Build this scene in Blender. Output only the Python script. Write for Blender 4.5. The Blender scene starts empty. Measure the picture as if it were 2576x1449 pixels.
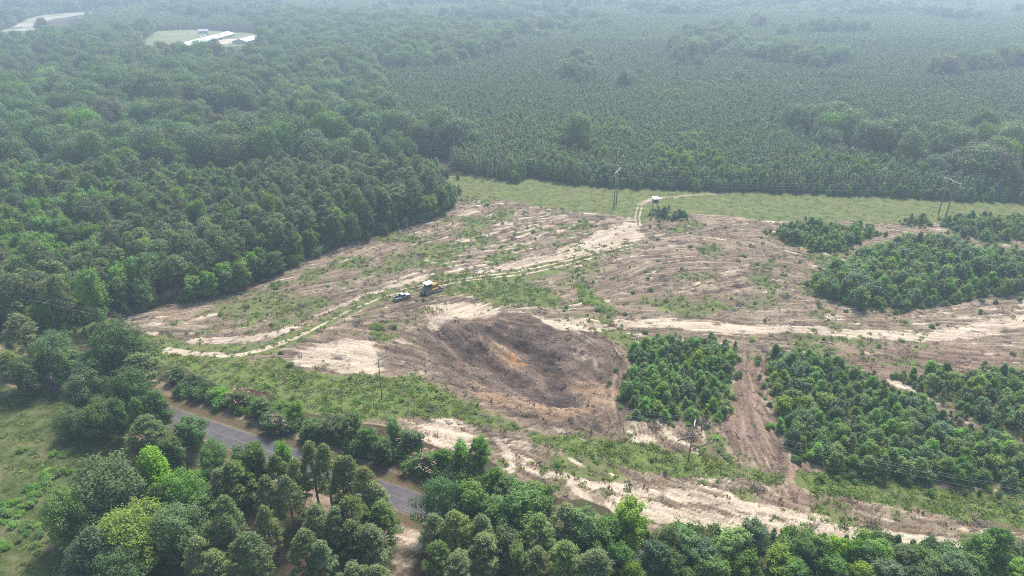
import bpy, math, random
import numpy as np

random.seed(7)
RNG = np.random.default_rng(11)
SC = bpy.context.scene
COL = SC.collection

# ------------------------------------------------------------------ camera, sky, sun, exposure
PITCH = math.radians(26.3)
CAM_H = 100.0
cd = bpy.data.cameras.new("camera")
cd.sensor_width = 36.0
cd.lens = 36.0 * 1719.0 / 2576.0
cd.clip_start = 1.0
cd.clip_end = 20000.0
cam = bpy.data.objects.new("camera", cd)
cam.location = (0, 0, CAM_H)
cam.rotation_euler = (math.radians(90) - PITCH, 0, 0)
COL.objects.link(cam)
SC.camera = cam

SUN_EL = math.radians(55.0)
SUN_AZ = math.radians(20.0)          # clockwise from +Y (away from the camera, a little to the right)
world = bpy.data.worlds.new("World")
SC.world = world
world.use_nodes = True
wn = world.node_tree
wn.nodes.clear()
sky = wn.nodes.new("ShaderNodeTexSky")
sky.sky_type = 'NISHITA'
sky.sun_disc = False
sky.sun_elevation = SUN_EL
sky.sun_rotation = SUN_AZ
sky.air_density = 1.0
sky.dust_density = 2.5
sky.ozone_density = 1.0
bg = wn.nodes.new("ShaderNodeBackground")
bg.inputs["Strength"].default_value = 0.125
wo = wn.nodes.new("ShaderNodeOutputWorld")
wn.links.new(sky.outputs[0], bg.inputs[0])
wn.links.new(bg.outputs[0], wo.inputs[0])

sd = bpy.data.lights.new("sun", 'SUN')
sd.energy = 3.5
sd.angle = math.radians(14.0)
sd.color = (1.0, 0.95, 0.88)
sun = bpy.data.objects.new("sun", sd)
sun.rotation_euler = (math.radians(90) - SUN_EL, 0, math.radians(180) - SUN_AZ + math.radians(0))
sun.rotation_euler = (SUN_EL - math.radians(90), 0, -SUN_AZ)
COL.objects.link(sun)

SC.view_settings.view_transform = 'Standard'
SC.view_settings.look = 'None'
SC.view_settings.gamma = 1.0
SC.view_settings.use_curve_mapping = False
SC.view_settings.exposure = 0.80
HAZE = 0.00044
SC.cycles.max_bounces = 5
SC.cycles.diffuse_bounces = 3
SC.cycles.glossy_bounces = 1
SC.cycles.transmission_bounces = 3
SC.cycles.volume_bounces = 3
SC.cycles.transparent_max_bounces = 4
SC.cycles.caustics_reflective = False
SC.cycles.caustics_refractive = False
SC.cycles.use_denoising = False
SC.cycles.filter_width = 1.0
SC.cycles.use_adaptive_sampling = False
SC.cycles.sample_clamp_indirect = 3.0

# ------------------------------------------------------------------ survey: bearing pair -> place on the ground
FOC, PX, PY = 1719.0, 1288.0, 724.5


def U(u, v, z=0.0):
    dx = (u - PX) / FOC
    dy = (v - PY) / FOC
    t = (CAM_H - z) / (math.sin(PITCH) + dy * math.cos(PITCH))
    return (t * dx, t * (math.cos(PITCH) - dy * math.sin(PITCH)))


def UL(pts, z=0.0):
    return np.array([U(a, b, z) for a, b in pts])


def project(x, y, z=0.0):
    x = np.asarray(x, float); y = np.asarray(y, float)
    dep = y * math.cos(PITCH) + (CAM_H - z) * math.sin(PITCH)
    up = y * math.sin(PITCH) - (CAM_H - z) * math.cos(PITCH)
    return PX + FOC * x / dep, PY - FOC * up / dep, dep


def inside(poly, x, y):
    r = np.zeros(np.shape(x), bool)
    n = len(poly)
    for i in range(n):
        x0, y0 = poly[i]; x1, y1 = poly[(i + 1) % n]
        if y0 == y1:
            continue
        c = ((y0 <= y) & (y < y1)) | ((y1 <= y) & (y < y0))
        r ^= c & (x < (x1 - x0) * (y - y0) / (y1 - y0) + x0)
    return r


def polydist(line, x, y):
    """distance to a polyline and the fraction along it"""
    best = np.full(np.shape(x), 1e9); fr = np.zeros(np.shape(x))
    n = len(line) - 1
    for i in range(n):
        ax, ay = line[i]; bx, by = line[i + 1]
        dx, dy = bx - ax, by - ay
        t = np.clip(((x - ax) * dx + (y - ay) * dy) / (dx * dx + dy * dy + 1e-9), 0, 1)
        d = np.hypot(x - ax - t * dx, y - ay - t * dy)
        m = d < best
        best = np.where(m, d, best); fr = np.where(m, (i + t) / n, fr)
    return best, fr


def vnoise(x, y, scale, seed):
    """smooth value noise 0..1"""
    r = np.random.default_rng(seed).random((256, 256))
    fx = np.asarray(x) / scale + 71.3; fy = np.asarray(y) / scale + 33.7
    ix = np.floor(fx).astype(int); iy = np.floor(fy).astype(int)
    tx = fx - ix; ty = fy - iy
    tx = tx * tx * (3 - 2 * tx); ty = ty * ty * (3 - 2 * ty)
    a = r[ix % 256, iy % 256]; b = r[(ix + 1) % 256, iy % 256]
    c = r[ix % 256, (iy + 1) % 256]; d = r[(ix + 1) % 256, (iy + 1) % 256]
    return (a * (1 - tx) + b * tx) * (1 - ty) + (c * (1 - tx) + d * tx) * ty


def fbm(x, y, scale, seed, octs=3):
    s = 0; a = 1.0; t = 0
    for k in range(octs):
        s = s + a * vnoise(x, y, scale / 2 ** k, seed + k * 17); t += a; a *= 0.55
    return s / t


def blur(a, n):
    if n < 1:
        return a
    k = np.exp(-0.5 * (np.arange(-2 * n, 2 * n + 1) / n) ** 2); k /= k.sum()
    p = np.pad(a, ((2 * n, 2 * n), (0, 0)), mode='edge')
    a = sum(w * p[i:i + a.shape[0]] for i, w in enumerate(k))
    p = np.pad(a, ((0, 0), (2 * n, 2 * n)), mode='edge')
    return sum(w * p[:, i:i + a.shape[1]] for i, w in enumerate(k))


# ------------------------------------------------------------------ helpers for things and meshes
def tag(o, label=None, cat=None, group=None, kind=None):
    if label: o['label'] = label
    if cat: o['category'] = cat
    if group: o['group'] = group
    if kind: o['kind'] = kind
    return o


def new_mesh(name, verts, faces, mat=None, smooth=False):
    me = bpy.data.meshes.new(name)
    me.from_pydata([tuple(v) for v in verts], [], [tuple(f) for f in faces])
    if mat:
        me.materials.append(mat)
    if smooth:
        me.polygons.foreach_set("use_smooth", [True] * len(me.polygons))
    me.update()
    return me


def link(name, me, parent=None, loc=None, rotz=None):
    o = bpy.data.objects.new(name, me)
    COL.objects.link(o)
    if parent: o.parent = parent
    if loc is not None: o.location = loc
    if rotz is not None: o.rotation_euler = (0, 0, rotz)
    return o


def empty(name, loc, rotz=0.0):
    o = bpy.data.objects.new(name, None)
    o.empty_display_size = 0.5
    COL.objects.link(o)
    o.location = loc
    o.rotation_euler = (0, 0, rotz)
    return o


class MB:
    """collects simple solids for one mesh"""
    def __init__(self):
        self.v = []; self.f = []

    def add(self, vs, fs):
        n = len(self.v)
        self.v += [tuple(p) for p in vs]; self.f += [tuple(i + n for i in f) for f in fs]
        return self

    def box(self, c, s, top=(1, 1), shift=(0, 0)):
        cx, cy, cz = c; a, b, h = s[0] / 2, s[1] / 2, s[2] / 2
        vs = [(cx + sx * a, cy + sy * b, cz - h) for sx, sy in ((-1, -1), (1, -1), (1, 1), (-1, 1))]
        vs += [(cx + sx * a * top[0] + shift[0], cy + sy * b * top[1] + shift[1], cz + h) for sx, sy in ((-1, -1), (1, -1), (1, 1), (-1, 1))]
        return self.add(vs, [(3, 2, 1, 0), (4, 5, 6, 7), (0, 1, 5, 4), (1, 2, 6, 5), (2, 3, 7, 6), (3, 0, 4, 7)])

    def tube(self, p, q, r0, r1=None, n=8):
        r1 = r0 if r1 is None else r1
        p = np.array(p, float); q = np.array(q, float); d = q - p; L = np.linalg.norm(d); d /= max(L, 1e-9)
        a = np.cross(d, (0, 0, 1.0) if abs(d[2]) < .9 else (1.0, 0, 0)); a /= np.linalg.norm(a); b = np.cross(d, a)
        vs = []
        for c, r in ((p, r0), (q, r1)):
            for i in range(n):
                t = 2 * math.pi * i / n
                vs.append(c + r * (math.cos(t) * a + math.sin(t) * b))
        fs = [(i, i + n, (i + 1) % n + n, (i + 1) % n) for i in range(n)]
        fs += [tuple(range(n)), tuple(range(2 * n - 1, n - 1, -1))]
        return self.add(vs, fs)

    def path(self, pts, radii, n=6):
        for i in range(len(pts) - 1):
            self.tube(pts[i], pts[i + 1], radii[i], radii[i + 1], n)
        return self

    def prism(self, prof, y0, y1):
        """profile in (x,z) swept along y"""
        n = len(prof)
        vs = [(x, y0, z) for x, z in prof] + [(x, y1, z) for x, z in prof]
        fs = [(i, (i + 1) % n, (i + 1) % n + n, i + n) for i in range(n)] + [tuple(range(n - 1, -1, -1)), tuple(range(n, 2 * n))]
        return self.add(vs, fs)

    def build(self, name, mat, parent=None, smooth=False):
        me = new_mesh(name, self.v, self.f, mat, smooth)
        import bmesh
        bm = bmesh.new(); bm.from_mesh(me); bmesh.ops.recalc_face_normals(bm, faces=bm.faces); bm.to_mesh(me); bm.free()
        return link(name, me, parent)


# ------------------------------------------------------------------ materials
def mat_new(name):
    m = bpy.data.materials.new(name); m.use_nodes = True
    nt = m.node_tree; b = nt.nodes["Principled BSDF"]
    return m, nt, b


def N(nt, kind, **kw):
    n = nt.nodes.new(kind)
    for k, v in kw.items():
        if k.startswith("in_"):
            key = k[3:]
            n.inputs[int(key) if key.isdigit() else key].default_value = v
        else:
            setattr(n, k, v)
    return n


def mix(nt, fac, a, b):
    n = nt.nodes.new("ShaderNodeMix"); n.data_type = 'RGBA'
    for sock, val in ((n.inputs["Factor"], fac), (n.inputs[6], a), (n.inputs[7], b)):
        if isinstance(val, (int, float)): sock.default_value = val
        elif isinstance(val, tuple): sock.default_value = (*val[:3], 1)
        else: nt.links.new(val, sock)
    return n.outputs[2]


def mth(nt, op, a, b=0.0, c=0.0, clamp=False):
    n = nt.nodes.new("ShaderNodeMath"); n.operation = op; n.use_clamp = clamp
    for i, val in enumerate((a, b, c)):
        if isinstance(val, (int, float)): n.inputs[i].default_value = val
        else: nt.links.new(val, n.inputs[i])
    return n.outputs[0]


def sstep(nt, x, lo, hi):
    n = nt.nodes.new("ShaderNodeMapRange"); n.interpolation_type = 'SMOOTHSTEP'
    nt.links.new(x, n.inputs[0])
    n.inputs[1].default_value = lo; n.inputs[2].default_value = hi
    return n.outputs[0]


def noise(nt, vec, scale, detail=3.0, rough=0.55):
    n = nt.nodes.new("ShaderNodeTexNoise")
    n.inputs["Scale"].default_value = scale; n.inputs["Detail"].default_value = detail; n.inputs["Roughness"].default_value = rough
    nt.links.new(vec, n.inputs["Vector"])
    return n.outputs[0]


def plain(name, col, rough=0.7, metal=0.0, var=0.15, scale=3.0, spec=0.3):
    m, nt, b = mat_new(name)
    tc = N(nt, "ShaderNodeTexCoord")
    f = noise(nt, tc.outputs["Object"], scale, 4.0)
    c0 = tuple(c * (1 - var) for c in col); c1 = tuple(min(1, c * (1 + var)) for c in col)
    nt.links.new(mix(nt, f, c0, c1), b.inputs["Base Color"])
    b.inputs["Roughness"].default_value = rough; b.inputs["Metallic"].default_value = metal
    b.inputs["Specular IOR Level"].default_value = spec
    return m


def leaf_mat(name, col, col2=None, trans=0.35, hue=0.02, val=0.25):
    m, nt, b = mat_new(name)
    col2 = col2 or tuple(c * 1.45 for c in col)
    at = N(nt, "ShaderNodeAttribute", attribute_name="tint")
    oi = N(nt, "ShaderNodeObjectInfo")
    c = mix(nt, at.outputs["Fac"], col, col2)
    hs = N(nt, "ShaderNodeHueSaturation")
    hs.inputs["Hue"].default_value = 0.5
    nt.links.new(mth(nt, 'MULTIPLY_ADD', oi.outputs["Random"], hue * 2, 0.5 - hue), hs.inputs["Hue"])
    r2 = mth(nt, 'FRACT', mth(nt, 'MULTIPLY', oi.outputs["Random"], 37.7))
    nt.links.new(mth(nt, 'MULTIPLY_ADD', r2, 2 * val, 1 - val), hs.inputs["Value"])
    r3 = mth(nt, 'FRACT', mth(nt, 'MULTIPLY', oi.outputs["Random"], 91.3))
    nt.links.new(mth(nt, 'MULTIPLY_ADD', r3, 0.3, 0.82), hs.inputs["Saturation"])
    nt.links.new(c, hs.inputs["Color"])
    b.inputs["Roughness"].default_value = 0.55
    b.inputs["Specular IOR Level"].default_value = 0.25
    nt.links.new(hs.outputs[0], b.inputs["Base Color"])
    tr = N(nt, "ShaderNodeBsdfTranslucent")
    tcol = mix(nt, 0.5, hs.outputs[0], (0.16, 0.22, 0.03))
    nt.links.new(tcol, tr.inputs[0])
    ms = N(nt, "ShaderNodeMixShader"); ms.inputs[0].default_value = trans
    nt.links.new(b.outputs[0], ms.inputs[1]); nt.links.new(tr.outputs[0], ms.inputs[2])
    nt.links.new(ms.outputs[0], nt.nodes["Material Output"].inputs[0])
    return m


BARK = plain("bark_brown", (0.115, 0.085, 0.065), 0.9, var=0.35, scale=6)
BARK_G = plain("bark_grey", (0.24, 0.215, 0.185), 0.9, var=0.3, scale=6)
LEAF = {
    'dark':   leaf_mat("leaf_dark", (0.079, 0.144, 0.040), (0.154, 0.252, 0.066)),
    'mid':    leaf_mat("leaf_mid", (0.086, 0.183, 0.034), (0.171, 0.311, 0.058)),
    'bright': leaf_mat("leaf_bright", (0.139, 0.297, 0.039), (0.260, 0.483, 0.067), trans=0.42),
    'lime':   leaf_mat("leaf_lime", (0.166, 0.266, 0.037), (0.300, 0.431, 0.069), trans=0.42),
    'vivid':  leaf_mat("leaf_vivid", (0.190, 0.330, 0.050), (0.300, 0.480, 0.090), trans=0.42, hue=0.012, val=0.12),
    'olive':  leaf_mat("leaf_olive", (0.102, 0.174, 0.042), (0.181, 0.287, 0.072), hue=0.03),
    'blue':   leaf_mat("leaf_bluish", (0.085, 0.169, 0.067), (0.168, 0.287, 0.113)),
    'pine':   leaf_mat("needle_pine", (0.097, 0.149, 0.050), (0.190, 0.260, 0.084), trans=0.22, val=0.38, hue=0.03),
    'pinel':  leaf_mat("needle_pine_light", (0.133, 0.194, 0.055), (0.234, 0.300, 0.092), trans=0.25),
    'planted': leaf_mat("needle_planted", (0.168, 0.251, 0.097), (0.298, 0.403, 0.152), trans=0.22, val=0.2),
    'brown':  leaf_mat("leaf_brownish", (0.119, 0.112, 0.059), (0.196, 0.168, 0.098), hue=0.02),
    'pink':   leaf_mat("blossom_pink", (0.420, 0.190, 0.170), (0.620, 0.360, 0.300), trans=0.3, hue=0.01),
    'grass':  leaf_mat("grass_blade", (0.190, 0.258, 0.049), (0.347, 0.421, 0.094), trans=0.35),
    'weed':   leaf_mat("weed_leaf", (0.146, 0.244, 0.048), (0.280, 0.404, 0.084), trans=0.35),
    'dead':   leaf_mat("dead_leaf", (0.150, 0.090, 0.055), (0.250, 0.170, 0.110), trans=0.15, hue=0.01),
}
TWIG = leaf_mat("twig_brown", (0.085, 0.062, 0.048), (0.400, 0.320, 0.250), trans=0.0, hue=0.01)
EARTH = leaf_mat("earth_clod", (0.150, 0.108, 0.082), (0.440, 0.310, 0.200), trans=0.0, hue=0.015)

# ------------------------------------------------------------------ the ground: masks drawn in plan, then one sheet
GX0, GX1, GY0, GY1, GS = -190.0, 232.0, 80.0, 326.0, 0.5
gx = np.arange(GX0, GX1, GS); gy = np.arange(GY0, GY1, GS)
XX, YY = np.meshgrid(gx, gy)            # [row y, col x]
WX = XX + (fbm(XX, YY, 6, 5) - .5) * 5; WY = YY + (fbm(XX, YY, 6, 6) - .5) * 5   # ragged edges
WX2 = XX + (fbm(XX, YY, 3, 7) - .5) * 2; WY2 = YY + (fbm(XX, YY, 3, 8) - .5) * 2


def pm(pts, soft=2, rag=True):
    m = inside(UL(pts), WX if rag else XX, WY if rag else YY).astype(float)
    return blur(m, soft)


def lm(pts, w0, w1=None, soft=1.0, warp=True):
    d, f = polydist(UL(pts), WX2 if warp else XX, WY2 if warp else YY)
    w = w0 + ((w1 if w1 is not None else w0) - w0) * f
    return np.clip((w / 2 - d) / soft + 0.5, 0, 1)


P_FIELD = [(285, 800), (330, 790), (470, 760), (600, 735), (700, 690), (790, 645), (880, 615), (1000, 580), (1080, 550), (1125, 530), (1150, 500), (1155, 488),
           (1300, 507), (1480, 535), (1560, 545), (1600, 548), (1640, 530), (1760, 537), (1940, 555), (2150, 556), (2300, 562), (2600, 560), (2700, 700), (2700, 1400), (2576, 1385),
           (2300, 1350), (2000, 1345), (1800, 1320), (1600, 1290), (1480, 1270), (1290, 1215), (1240, 1170), (1160, 1130), (1000, 1090), (900, 1060), (700, 1000), (560, 950), (420, 905), (300, 850)]
P_CORR = [(1100, 440), (1300, 450), (1600, 468), (2010, 482), (2350, 498), (2700, 512), (2700, 575), (2300, 562), (2150, 556), (1940, 555), (1760, 537), (1640, 530), (1622, 560), (1590, 570), (1600, 548), (1560, 545), (1480, 535), (1300, 507), (1155, 492)]
LANE_UP = [(1606, 570), (1600, 540), (1608, 515), (1640, 500), (1720, 492), (1800, 488), (1830, 480)]
TRACK = [(250, 838), (350, 868), (480, 886), (600, 886), (680, 872), (760, 836), (850, 790), (950, 748), (1050, 722), (1160, 702), (1300, 687), (1420, 662), (1500, 642), (1590, 616)]
SANDROAD = [(1560, 812), (1700, 815), (1830, 828), (1890, 826), (2000, 828), (2150, 838), (2330, 848), (2440, 836), (2510, 818), (2640, 795)]
P_PIT = [(1050, 830), (1085, 800), (1180, 806), (1260, 786), (1330, 800), (1450, 830), (1540, 865), (1578, 900), (1580, 1000), (1568, 1085), (1440, 1088), (1300, 1050), (1210, 1015), (1125, 960), (1085, 900)]
ROAD_PTS = [U(-500, 870), U(-150, 905), U(40, 930), U(250, 990)] + [U(421, 1046), U(760, 1165), U(1080, 1279), U(1350, 1362), U(1700, 1430), U(2100, 1478), U(2600, 1530), U(3300, 1600)]

# catmull-rom through the road points
def smooth_line(p, n=12):
    p = [np.array(a, float) for a in p]; out = []
    for i in range(len(p) - 1):
        a = p[max(i - 1, 0)]; b = p[i]; c = p[i + 1]; d = p[min(i + 2, len(p) - 1)]
        for k in range(n):
            t = k / n
            out.append(.5 * ((2 * b) + (-a + c) * t + (2 * a - 5 * b + 4 * c - d) * t * t + (-a + 3 * b - 3 * c + d) * t ** 3))
    out.append(p[-1])
    return np.array(out)


ROAD = smooth_line(ROAD_PTS)
dRoad, _ = polydist(ROAD[::3], XX, YY)

field = pm(P_FIELD, 2)
corr = pm(P_CORR, 1)
pit = blur(pm(P_PIT, 2), 4)
track = lm(TRACK, 9.0, 5.0, 2.0)
track = np.maximum(track, pm([(1090, 712), (1160, 706), (1300, 690), (1420, 668), (1590, 620), (1500, 650), (1400, 690), (1300, 712), (1180, 735)], 2) * .9)
lower = pm([(330, 850), (480, 900), (640, 902), (705, 892), (735, 925), (800, 938), (1000, 950), (1080, 960), (1200, 1030), (1310, 1062), (1300, 1090), (1180, 1072), (1050, 1040), (900, 1060), (800, 1040), (700, 1000), (560, 960), (430, 925), (330, 880)], 2)
band = np.maximum(pm([(1310, 1080), (1480, 1102), (1600, 1118), (1760, 1150), (1900, 1180), (1965, 1200), (1962, 1218), (1800, 1205), (1650, 1186), (1500, 1155), (1330, 1105)], 1),
                  pm([(1995, 1180), (2150, 1195), (2350, 1225), (2700, 1260), (2700, 1350), (2400, 1302), (2250, 1278), (2010, 1230)], 1))
brushy = np.maximum(pm([(1160, 735), (1250, 715), (1330, 703), (1400, 735), (1430, 765), (1340, 778), (1240, 768)], 5) * (.45 + .9 * (fbm(XX, YY, 7, 140) - .25)),
                    np.maximum(pm([(1440, 720), (1480, 715), (1520, 760), (1560, 785), (1530, 795), (1470, 760)], 2), pm([(935, 812), (960, 810), (980, 850), (940, 858)], 2)))
meadow = pm([(-300, 950), (0, 962), (140, 985), (250, 1040), (340, 1100), (350, 1200), (270, 1290), (190, 1390), (140, 1500), (-300, 1500)], 3)
polec = pm([(20, 835), (200, 812), (290, 795), (310, 815), (330, 850), (300, 865), (200, 868), (90, 900), (0, 890)], 2)
REG = {
    'a': [(1585, 885), (1640, 862), (1760, 862), (1850, 890), (1850, 945), (1800, 970), (1832, 1005), (1822, 1055), (1750, 1060), (1650, 1065), (1580, 1045), (1568, 985), (1600, 935)],
    'b': [(1935, 905), (2000, 890), (2090, 915), (2220, 975), (2350, 1035), (2400, 1080), (2650, 1170), (2650, 1245), (2400, 1222), (2250, 1207), (2100, 1188), (2000, 1150), (1962, 1085), (1945, 995)],
    'c': [(2250, 955), (2350, 940), (2450, 950), (2650, 935), (2650, 1130), (2480, 1075), (2400, 1022), (2300, 995)],
    'd': [(2030, 722), (2100, 692), (2190, 652), (2270, 630), (2400, 632), (2500, 640), (2650, 648), (2650, 735), (2450, 745), (2350, 772), (2250, 780), (2150, 772), (2060, 745)],
    'e': [(1945, 588), (2010, 570), (2100, 577), (2215, 588), (2160, 606), (2105, 634), (2060, 636), (1980, 608)],
    'f': [(2370, 562), (2430, 548), (2650, 552), (2650, 602), (2480, 606), (2400, 592)],
    'g': [(1632, 540), (1660, 536), (1722, 542), (1718, 552), (1650, 553)],
    'h': [(2275, 560), (2300, 552), (2335, 556), (2330, 568), (2285, 568)],
    'i': [(2230, 765), (2300, 740), (2576, 745), (2600, 775), (2430, 800), (2300, 790)],
}
regm = np.zeros_like(XX)
for k, p in REG.items():
    if k != 'i':
        regm = np.maximum(regm, pm(p, 2))

# sand
sand = np.maximum.reduce([
    pm([(1600, 575), (1624, 590), (1604, 612), (1540, 630), (1420, 652), (1330, 670), (1240, 684), (1200, 690), (1190, 676), (1300, 657), (1400, 637), (1470, 602), (1530, 575), (1590, 548), (1600, 560)], 2),
    pm([(735, 892), (790, 866), (870, 852), (945, 856), (940, 900), (952, 945), (880, 940), (800, 922), (745, 918)], 2) * .95,
    pm([(1345, 800), (1400, 797), (1480, 805), (1560, 826), (1520, 838), (1440, 832), (1380, 822)], 1),
    lm(SANDROAD, 4.4, 6.0, 1.6),
    pm([(1060, 768), (1180, 756), (1270, 780), (1240, 795), (1190, 800), (1130, 800), (1090, 830), (1060, 800)], 2) * .75,
    pm([(985, 1085), (1080, 1050), (1150, 1060), (1200, 1100), (1190, 1140), (1110, 1130), (1040, 1110)], 2) * .7,
    pm([(1565, 1105), (1610, 1092), (1655, 1112), (1640, 1120), (1580, 1118)], 1),
    pm([(1235, 1095), (1262, 1102), (1290, 1150), (1300, 1200), (1275, 1195)], 1) * .8,
    lm([(1560, 1275), (1700, 1296), (1800, 1312), (2000, 1332), (2200, 1350), (2400, 1372)], 5.5, 4.0, 2.0),
    lm([(1690, 1240), (1900, 1275), (2080, 1310)], 3.0, 2.0, 1.6),
    lm([(1330, 1180), (1480, 1215), (1640, 1245)], 2.0, 2.5, 1.4) * .8,
    lm([(2250, 960), (2330, 1000)], 3.0, 2.0, 1.0),
    lm([(480, 858), (640, 852), (760, 822), (860, 770), (960, 728), (1060, 700)], 4.2, 3.0, 2.0) * .9,
    pm([(985, 1285), (1060, 1305), (1078, 1330), (1050, 1500), (955, 1500), (985, 1350)], 2, True) * .5,
])
tyre = np.maximum.reduce([lm([(420, 882), (500, 892), (600, 893), (690, 872), (770, 838)], 2.8, 1.8, .9),
                          lm([(770, 838), (870, 785), (960, 748), (1060, 724)], 1.2, 1.2, .7, False) * .9,
                          lm([(1000, 730), (1120, 706), (1300, 684), (1420, 658), (1590, 614)], 1.1, 1.1, .6, False),
                          lm([(1060, 727), (1170, 706), (1320, 690), (1450, 660), (1592, 622)], 1.1, 1.1, .6, False),
                          lm([(1601, 572), (1598, 545), (1604, 520)], .9, .9, .5, False), lm([(1611, 572), (1608, 545), (1614, 522)], .9, .9, .5, False),
                          lm(LANE_UP[2:], 4.0, 1.5, 2.0) * .75])
dark = np.maximum(pit, pm([(950, 860), (1060, 860), (1090, 920), (1130, 965), (1080, 958), (960, 945)], 3) * .55)
pale = np.maximum(pm([(1440, 850), (1540, 880), (1565, 930), (1540, 960), (1450, 955), (1400, 920)], 4) * .75, pm([(1080, 800), (1190, 800), (1200, 840), (1130, 860), (1085, 850)], 3) * .6)
dark = dark * (1 - pale * .55)
dark = np.maximum(dark, pm([(1000, 752), (1090, 740), (1190, 745), (1180, 775), (1070, 775), (1010, 780)], 2) * .6)
clay = np.maximum.reduce([pm([(1150, 948), (1250, 962), (1330, 988), (1400, 1003), (1440, 1018), (1500, 962), (1550, 958), (1548, 1010), (1500, 1034), (1420, 1074), (1330, 1042), (1200, 1014)], 2) * .95,
                          pm([(1380, 930), (1420, 935), (1450, 960), (1500, 965), (1490, 1000), (1450, 985), (1400, 960)], 1)])
orange = .85 * pm([(1278, 872), (1298, 870), (1324, 903), (1320, 913), (1292, 894)], 1) + .45 * pm([(1390, 720), (1470, 712), (1500, 760), (1440, 765)], 3) + .35 * pm([(2080, 880), (2300, 890), (2350, 940), (2200, 940)], 3) + .28 * pm([(1480, 1010), (1560, 960), (1540, 1040), (1440, 1075)], 2)
lane = pm([(1868, 905), (1922, 905), (1945, 1050), (1980, 1130), (2008, 1180), (2035, 1290), (1950, 1300), (1970, 1215), (1870, 1125), (1780, 1080), (1835, 1000)], 2)
redd = np.maximum(lane * .7, pm([(2050, 870), (2330, 880), (2576, 870), (2576, 925), (2350, 930), (2250, 960), (2100, 900)], 3) * .8)
verge = np.clip(1 - np.abs(dRoad - 4.6) / 2.3, 0, 1)

shaded_gouge = np.maximum.reduce([lm([(1090, 820), (1160, 862), (1230, 900), (1310, 950), (1380, 992), (1436, 1018)], 5.0, 7.0, 3.0), lm([(1180, 822), (1260, 842), (1340, 868), (1392, 922), (1408, 975)], 5.0, 6.0, 3.0) * .9,
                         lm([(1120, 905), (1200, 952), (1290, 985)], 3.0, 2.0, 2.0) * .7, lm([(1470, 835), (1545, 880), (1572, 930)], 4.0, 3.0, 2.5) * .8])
shaded_gouge = np.clip(shaded_gouge * (.5 + 1.1 * (fbm(XX, YY, 4, 95, 3) - .2)), 0, 1) * np.clip(pit * 1.5, 0, 1)  # shade in the gouges, painted as darker soil; also sets their depth
# flow of the machine's passes, as short strokes
STROKES = [((330, 812), (600, 765)), ((420, 850), (620, 852)), ((620, 850), (820, 780)), ((700, 780), (1000, 680)), ((1000, 640), (1200, 560)), ((1180, 560), (1400, 540)), ((1250, 625), (1450, 600)), ((1300, 660), (1580, 596)),
           ((1450, 745), (1600, 690)), ((1700, 650), (1900, 640)), ((1650, 600), (1800, 570)), ((1750, 725), (1900, 690)), ((1900, 690), (2020, 720)), ((1400, 818), (1850, 832)), ((2000, 832), (2400, 838)), ((1700, 785), (2000, 795)), ((2100, 790), (2500, 770)),
           ((2050, 905), (2300, 912)), ((1895, 930), (1930, 1060)), ((1930, 1060), (2000, 1200)), ((1000, 1075), (1250, 1112)), ((1300, 1132), (1700, 1242)), ((1700, 1242), (2000, 1320)), ((2100, 1295), (2576, 1372)),
           ((1100, 830), (1400, 1012)), ((1180, 850), (1450, 990)), ((1330, 830), (1500, 850)), ((1450, 850), (1570, 930)), ((1200, 965), (1500, 1055)), ((760, 905), (980, 930)), ((930, 860), (1070, 890)), ((1560, 930), (1565, 1060)), ((1060, 790), (1200, 770)), ((1800, 600), (2000, 640)), ((2030, 600), (2200, 680)),
           ((450, 930), (800, 1000)), ((800, 980), (1200, 1050)), ((1640, 500), (1900, 520)), ((1200, 480), (1500, 515)), ((2000, 520), (2400, 540))]
cxx = np.zeros_like(XX); cyy = np.zeros_like(XX)
for a, b in STROKES:
    pa = np.array(U(*a)); pb = np.array(U(*b)); ang = math.atan2(pb[1] - pa[1], pb[0] - pa[0])
    d, _ = polydist(np.array([pa, pb]), XX, YY)
    w = 1.0 / (d * d + 9.0) ** 1.5
    cxx += w * math.cos(2 * ang); cyy += w * math.sin(2 * ang)
FA = 0.5 * np.arctan2(cyy, cxx) + (fbm(XX, YY, 18, 60) - .5) * 1.0
FU, FV = np.cos(FA), np.sin(FA)


def lic(nz, steps):
    h, w = nz.shape
    acc = nz.copy()
    jj, ii = np.meshgrid(np.arange(w, dtype=float), np.arange(h, dtype=float))
    for sgn in (1, -1):
        px, py = jj.copy(), ii.copy()
        for s in range(steps):
            ci = np.clip(np.rint(py).astype(int), 0, h - 1); cj = np.clip(np.rint(px).astype(int), 0, w - 1)
            px += sgn * FU[ci, cj]; py += sgn * FV[ci, cj]
            ci = np.clip(np.rint(py).astype(int), 0, h - 1); cj = np.clip(np.rint(px).astype(int), 0, w - 1)
            acc += nz[ci, cj]
    acc -= acc.mean(); acc /= acc.std()
    return acc


st1 = lic(RNG.standard_normal(XX.shape), 8)              # fine drag marks
st2 = lic(blur(RNG.standard_normal(XX.shape), 2), 18)     # broad passes
streak = np.clip(0.5 + 0.24 * st1 + 0.10 * st2, 0, 1)
patch = fbm(XX, YY, 16, 90, 4)
streak = streak * (1 - .35 * pit) + .35 * pit * np.clip(.5 + 2.2 * (fbm(XX, YY, 3.2, 92, 4) - .5), 0, 1)
clay = np.maximum(clay * (1 - .8 * shaded_gouge), (1 - shaded_gouge) * pit * np.clip((fbm(XX, YY, 13, 93, 3) - .53) * 4, 0, .6))
sandn = np.clip(.5 + .22 * lic(blur(RNG.standard_normal(XX.shape), 1), 6), 0, 1)

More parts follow.
